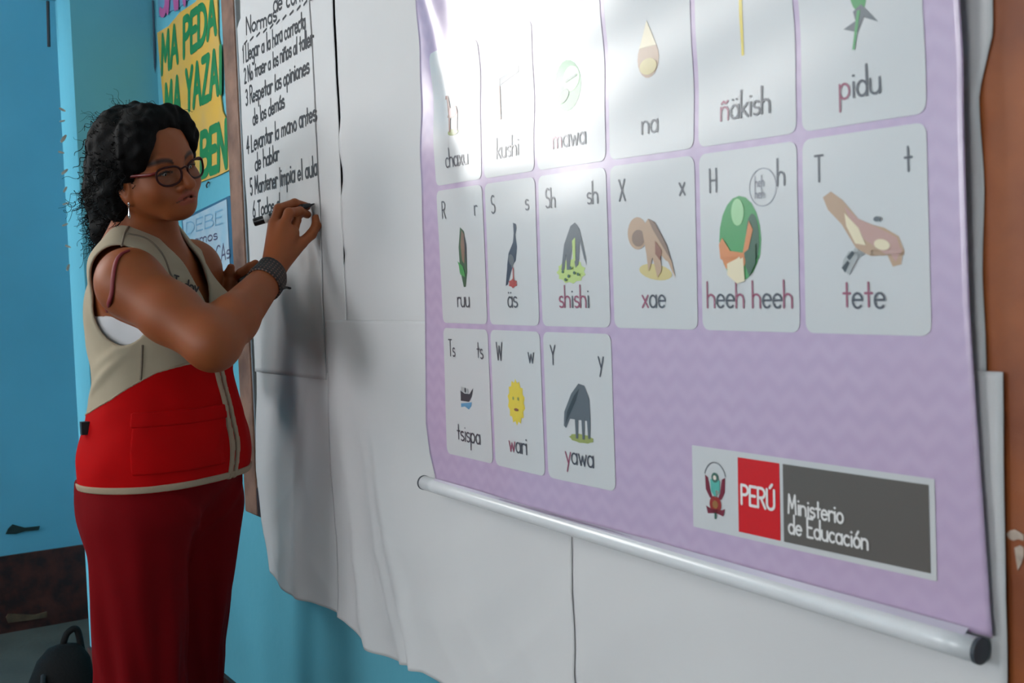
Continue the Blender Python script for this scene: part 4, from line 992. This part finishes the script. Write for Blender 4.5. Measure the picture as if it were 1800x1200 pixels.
# seam stitching on the vest shoulder, side buckle and embroidery
def seam(pxs, rad, name, m, z0=1.7):
    pts = [hit(x, y, VB, z0, post=vest_folds) for x, y in pxs]; o = MB().tube(sm(pts), rad, 6).build(name, m, None, True); put2(o, vest); return o
M_STITCH = mat('brown_grey_stitch', srgb(120, 106, 90), .8)
seam([(214, 432), (219, 410), (226, 398)], .0022, 'shoulder_seam', M_STITCH)
seam([(222, 410), (258, 420), (285, 446), (300, 482), (308, 500)], .0022, 'front_seam', M_STITCH)
seam([(250, 606), (249, 640), (247, 668)], .0022, 'side_seam', M_STITCH)
bk = hit(150, 752, VB); 
put2(MB().box(bk+np.array([-.008, -.008, -.012]), bk+np.array([.008, .008, .012])).build('side_buckle', mat('black_plastic', srgb(24, 22, 24), .5)), vest)
def on_vest(px0, py0, w_, h_):
    nx, ny = 7, 4; g = [[hit(px0+w_*i/(nx-1), py0+h_*(j/(ny-1)-.5), VB, post=vest_folds) for j in range(ny)] for i in range(nx)]
    def fn(x, z, l):
        u = min(max(x/w_, 0), .999)*(nx-1); v = min(max(-z/h_+.5, 0), .999)*(ny-1); i, j = int(u), int(v); a, b = u-i, v-j
        p = (g[i][j]*(1-a)+g[i+1][j]*a)*(1-b)+(g[i][j+1]*(1-a)+g[i+1][j+1]*a)*b
        return tuple(p - ray(px0+x, py0-z)*(.0022+l))
    return fn
R = Ribbon(on_vest(304, 500, 46, 44), .001); R.text('Tedov', 1, 0, 17, 2.8, sx=.98, slant=.1, rise=-.32, jit=.10); put2(R.build('embroidery', [mat('dark_thread', srgb(36, 30, 34), .7)]), vest)
# white top under the vest
def top_post(P, d):
    r, f, z = tl(P); d = d-.0035; d = np.maximum(d, -(d+.006))
    zc = 1.198 + .55*np.clip(-(f+.03), 0, .1) + .10*np.clip(f-.06, 0, .1)
    return np.maximum(np.maximum(d, z-zc), 1.06-z)
top, _ = polygonise('tank_top', torso(), .0030, top_post, T(0, 0, 1.03)-np.array([.24, .24, 0]), T(0, 0, 1.28)+np.array([.24, .24, 0]), m=mat('white_cotton', srgb(214, 212, 214), .8), parent=person, margin=2.0)
strap = [hit(x, y, prims) - ray(x, y)*.0015 for x, y in ((226, 440), (212, 447), (203, 462), (198, 490), (196, 515), (191, 533), (187, 546))]
put(MB().tube(sm(strap), .0050, 8, flat=.5).build('bra_strap', mat('dark_red_strap', srgb(118, 16, 24), .6), None, True), person)
# ---- trousers
TRO = [EL(T(0, .015, .90), (.172, .140, .12), TAX, .04), EL(T(.075, .0, .83), (.095, .112, .11), TAX, .05), EL(T(-.075, -.0, .83), (.095, .10, .11), TAX, .05),
       RC(T(.092, .020, .80), T(.090, .002, .45), .098, .080, .04), RC(T(-.090, .030, .80), T(-.085, -.024, .45), .100, .080, .04),
       RC(T(.090, .002, .45), T(.088, -.005, .06), .080, .084, .03), RC(T(-.085, -.024, .45), T(-.08, -.02, .06), .080, .084, .03)]
def tro_post(P, d):
    r, f, z = tl(P); ang = np.arctan2(r-np.sign(r)*.09, f-.01)
    lo = np.clip((.86-z)/.3, 0, 1)
    d = d + lo*(.0042*np.sin(6*ang+7*z) + .0025*np.sin(11*ang-9*z+1.0)) + .004*wob(P, 17, 2.0)*np.clip(lo+.3, 0, 1)
    d = d - .004*np.exp(-(((z-.80)-.8*(np.abs(r)-.05))/.014)**2)*(f > 0)
    return np.maximum(np.maximum(d, .045-z), z-.885)
tro, _ = polygonise('trousers', TRO, .0042, tro_post, T(0, 0, .02)-np.array([.3, .3, 0]), T(0, 0, .93)+np.array([.3, .3, 0]), m=M_TROU, parent=person, margin=1.8)
tro['label'] = 'loose dark red trousers'
for s in (1, -1):
    b0 = T(s*.088, .0 if s > 0 else -.01, 0)
    sh = [RC(b0+TF*-.05+UP*.042, b0+TF*.10+UP*.034, .040, .036, .03), EL(b0+TF*.12+UP*.030, (.042, .06, .030), TAX, .03), RC(b0+TF*-.03+UP*.05, b0+TF*-.01+UP*.12, .040, .038, .03)]
    polygonise('shoe', sh, .0045, lambda P, d: np.maximum(d, -P[:, 2]+.001), m=mat('black_shoe_leather', srgb(30, 28, 28), .4), parent=person)

# ------------------------------------------------------------------ hair
HAIR = [EL(H(.046, .060, .072), (.024, .024, .026), HAX, .02), EL(H(-.046, .060, .072), (.024, .024, .026), HAX, .02), EL(H(0, -.014, .042), (.085, .098, .079), HAX, .02), EL(H(.058, -.012, .010), (.034, .058, .070), HAX, .025), EL(H(-.058, -.012, .010), (.034, .058, .070), HAX, .025),
        EL(H(0, -.070, -.020), (.075, .058, .080), HAX, .03), RC(H(.01, -.100, -.045), H(.015, -.112, -.120), .054, .044, .03), RC(H(.015, -.112, -.12), H(.02, -.108, -.165), .044, .030, .02),
        EL(H(.056, -.040, -.045), (.030, .036, .050), HAX, .02), EL(H(-.056, -.040, -.045), (.030, .036, .050), HAX, .02), EL(H(.060, .050, .050), (.020, .032, .042), HAX, .02), EL(H(-.060, .050, .050), (.020, .032, .042), HAX, .02), EL(H(0, .045, .092), (.055, .04, .026), HAX, .02)]
def hair_post(P, d):
    q = (P-HC)@HAX.T; x, y, z = q[:, 0], q[:, 1], q[:, 2]
    d = d + .0042*wob(P, 95, .6) + .0030*wob(P, 190, 1.9)
    face = EL(H(.0, .115, -.022), (.064, .098, .098), HAX)[0](P) + .0016*wob(P, 140, 3.0)
    side = np.maximum(np.maximum(.012-y, z+.012), -np.abs(x)-1)       # nothing in front of and below the ear
    d = smax(d, -face, .010); d = smax(d, -side, .010)
    ear = np.minimum(EL(H(.078, .018, -.040), (.03, .020, .020), HAX)[0](P), EL(H(-.078, .018, -.040), (.03, .020, .020), HAX)[0](P))
    d = smax(d, -ear, .006)
    neckc = RC(NB+TF*.05, H(0, .03, -.06), .06, .06)[0](P)
    return smax(d, -neckc, .006)
M_HAIR = mat('black_curly_hair', srgb(9, 7, 7), .75, .3, 120, .2, 300, spec=.12)
hair, HV = polygonise('hair', HAIR, .0026, hair_post, m=M_HAIR, parent=person)
curls = MB()
def curl(p, dirn, L, amp, turns, rad, n=22):
    dirn = dirn/np.linalg.norm(dirn); a = np.cross(dirn, [.3, .5, .8]); a /= np.linalg.norm(a); b = np.cross(dirn, a); ph = random.random()*6.28
    pts = []
    for i in range(n):
        t = i/(n-1); w_ = 2*math.pi*turns*t+ph; e = amp*min(1, t*4+.2)
        pts.append(p+dirn*L*t - UP*.25*L*t*t + e*(math.cos(w_)*a+math.sin(w_)*b))
    curls.tube(np.array(pts), rad*np.linspace(1, .45, n), 4, caps=False)
HL = (HV-HC)@HAX.T
outer = HL[:, 1] < .06
idx = rng.choice(np.nonzero(outer)[0], 620)
for i in idx:
    p = HV[i]; q = HL[i]; out = p-H(0, -.03, .0); out /= np.linalg.norm(out)
    back = np.clip(-(q[1])/.1, 0, 1); dv = out*random.uniform(.1, .35) - HU*(.5+.5*back) - HF*random.uniform(.2, .9) + rng.normal(0, .25, 3)
    curl(p-out*.004, dv, random.uniform(.018, .042), random.uniform(.0025, .005), random.uniform(1.5, 3), .0011)
for k in range(230):                                    # frizzy ends of the ponytail
    t = random.random(); p = H(.012, -.118-.02*random.random(), -.03-.115*t) + rng.normal(0, .014, 3)
    dv = -HF*random.uniform(.5, 1.2) - HU*random.uniform(.1, 1.1) + rng.normal(0, .35, 3)
    curl(p, dv, random.uniform(.04, .085), random.uniform(.004, .009), random.uniform(1.2, 2.6), .0008, 26)
for k in range(60):                                     # flyaways on the crown
    i = rng.choice(np.nonzero(HL[:, 2] > .05)[0]); p = HV[i]; out = p-H(0, -.02, .03); out /= np.linalg.norm(out)
    curl(p, out*.5-HF*.8+rng.normal(0, .4, 3), random.uniform(.02, .045), .003, 1.2, .0005, 14)
co = curls.build('hair_curls', M_HAIR, None, True); put2(co, hair); co['kind'] = 'stuff'

# ------------------------------------------------------------------ glasses, earring, bracelet
M_RIM = mat('dark_red_rim', srgb(46, 10, 10), .5, spec=.2); gl = empty('glasses', HC-HC); put(gl, person); gl['label'] = 'dark red framed glasses'
def gput(o): o.parent = gl; o.location = Vector((0, 0, 0)) - Vector(person.location); return o
gl.location = (0, 0, 0)
def rim(s):
    pts = []
    for k in range(40):
        a = 2*math.pi*k/40; c, q = math.cos(a), math.sin(a)
        x = .0245*math.copysign(abs(c)**.85, c); z = (.0150 if q > 0 else .0190)*math.copysign(abs(q)**.9, q) + .0035*max(0, c)*(q > 0)
        xx = .0325+x; pts.append(H(s*xx, .1035-.9*(xx-.008)**2*5.5, -.0035+z))
    return np.array(pts)
def lens_mat():
    m = bpy.data.materials.new('tinted_lens'); m.use_nodes = True; nt = m.node_tree; b = nt.nodes['Principled BSDF']
    b.inputs['Base Color'].default_value = srgb(60, 50, 50); b.inputs['Roughness'].default_value = .04; b.inputs['Alpha'].default_value = .15; b.inputs['Specular IOR Level'].default_value = .6
    return m
M_LENS = lens_mat()
for s in (1, -1):
    rp = rim(s); gput(MB().tube(rp, .0021, 8, closed=True).build('rim', M_RIM, None, True))
    c = rp.mean(0); gput(newmesh('lens', [c]+list(rp), [(0, 1+k, 1+(k+1) % 40) for k in range(40)], M_LENS, None, True))
    gput(MB().tube(sm([rp[2], H(s*.0660, .080, .004), H(s*.0735, .045, .002), H(s*.0765, .012, -.002), H(s*.0765, -.012, -.012)]), .0030, 8, flat=.5, up=HR).build('temple_arm', mat('red_temple', srgb(104, 16, 14), .35), None, True))
gput(MB().tube(sm([H(.0085, .1035, .002), H(0, .1075, .0055), H(-.0085, .1035, .002)]), .0015, 6).build('bridge', M_RIM, None, True))
M_SIL = mat('silver', srgb(214, 210, 208), .25, metal=.9)
e0 = H(.0725, .022, -.052); er = MB().tube([e0+UP*.006+HR*.002, e0+HR*.003], .0022, 8).tube([e0+HR*.003, e0-UP*.012+HR*.003, e0-UP*.020+HR*.003, e0-UP*.026+HR*.003], [.0012, .0016, .0030, .0010], 8)
put(er.build('earring', M_SIL, None, True), person)
ax = (WR_R-EL_R)/np.linalg.norm(WR_R-EL_R)
def cuff_mat():
    m = bpy.data.materials.new('black_woven_cuff'); m.use_nodes = True; nt = m.node_tree; b = nt.nodes['Principled BSDF']; N = nt.nodes.new; L = nt.links.new
    uvn = N('ShaderNodeAttribute'); uvn.attribute_name = 'weave'
    ck = N('ShaderNodeTexVoronoi'); ck.inputs['Scale'].default_value = 1.0; ck.inputs['Randomness'].default_value = .1; L(uvn.outputs['Color'], ck.inputs['Vector'])
    rp = N('ShaderNodeValToRGB'); rp.color_ramp.elements[0].position = .16; rp.color_ramp.elements[1].position = .28; rp.color_ramp.elements[0].color = srgb(110, 74, 62); rp.color_ramp.elements[1].color = srgb(26, 18, 18)
    L(ck.outputs['Distance'], rp.inputs['Fac']); L(rp.outputs['Color'], b.inputs['Base Color']); b.inputs['Roughness'].default_value = .55
    bp = N('ShaderNodeBump'); bp.inputs['Strength'].default_value = .5; bp.inputs['Distance'].default_value = .002; bp.invert = True; L(ck.outputs['Distance'], bp.inputs['Height']); L(bp.outputs['Normal'], b.inputs['Normal'])
    return m
c0 = WR_R - ax*.006; a1 = np.cross(ax, UP); a1 /= np.linalg.norm(a1); a2 = np.cross(ax, a1); v = []; f = []; uvw = []
prof = [(-.021, .0), (-.021, .0030), (-.012, .0042), (0, .0045), (.012, .0042), (.021, .0030), (.021, .0)]
for k in range(48):
    a = 2*math.pi*k/48; dv = a1*math.cos(a)+a2*math.sin(a)
    for t, hh in prof:
        lo_, hi_ = .0, .07
        base = c0+ax*t
        for _ in range(18):
            mid = (lo_+hi_)/2
            if ev(near(arm_R+hand_R, base, .1), (base+dv*mid)[None])[0] > 0: hi_ = mid
            else: lo_ = mid
        v.append(base+dv*(min(hi_, .040)+.0008+hh)); uvw.append((k*30/48, t/.042*6, 0))
M_ = len(prof)
for k in range(48):
    l = (k+1) % 48
    for j in range(M_-1): f.append((k*M_+j, k*M_+j+1, l*M_+j+1, l*M_+j))
cuff = put(newmesh('bracelet', v, f, cuff_mat(), None, True), person); vcol(cuff, 'weave', np.array(uvw)); cuff['label'] = 'wide black woven bracelet'
p0 = hit(492, 508, arm_R+hand_R, 1.7); put2(MB().tube(sm([p0, at(502, 505, 2.21), at(511, 507, 2.22)]), [.006]*6+[.005]*6+[.0025], 8, flat=.5).build('bracelet_tail', mat('black_leather', srgb(24, 18, 18), .6), None, True), cuff)

# ------------------------------------------------------------------ things in the hands
tip = onwall(553, 358, OFF_W+.0035); end = at(446, 391, 2.290); dm = (tip-end); Lm = np.linalg.norm(dm); dm /= Lm
mk = empty('marker', end); tag(mk, 'black marker held in the writing hand, tip on the rules sheet', 'marker')
M_BLK = mat('black_marker_plastic', srgb(20, 20, 24), .35)
put(MB().tube([end, end+dm*.002, end+dm*.09, end+dm*(Lm-.026)], [.0072, .0084, .0084, .0080], 18).build('barrel', M_BLK, None, True), mk)
put(MB().tube([end+dm*(Lm-.027), end+dm*(Lm-.020), end+dm*(Lm-.008)], [.0070, .0062, .0038], 16).build('grip', M_BLK, None, True), mk)
put(MB().tube([end+dm*(Lm-.009), end+dm*Lm], [.0024, .0012], 10).build('nib', M_INK, None, True), mk)
put(MB().tube([end+dm*.022, end+dm*.034], [.0086, .0086], 18).build('white_band', mat('white_label', srgb(210, 210, 210), .5), None, True), mk)
ca, cb = at(424, 496, 2.425), at(440, 483, 2.435)  # ends of the black marker cap in the left hand
cp = empty('marker', ca); tag(cp, 'black marker cap gripped in the left hand behind the bracelet', 'marker'); dc = (cb-ca)/np.linalg.norm(cb-ca)
put(MB().tube([ca-dc*.004, ca, cb, cb+dc*.003], [.0075, .0092, .0090, .006], 14).build('cap_body', M_BLK, None, True), cp)
put(MB().tube([ca+UP*.010, cb+UP*.010], .002, 6).build('cap_clip', M_BLK), cp)
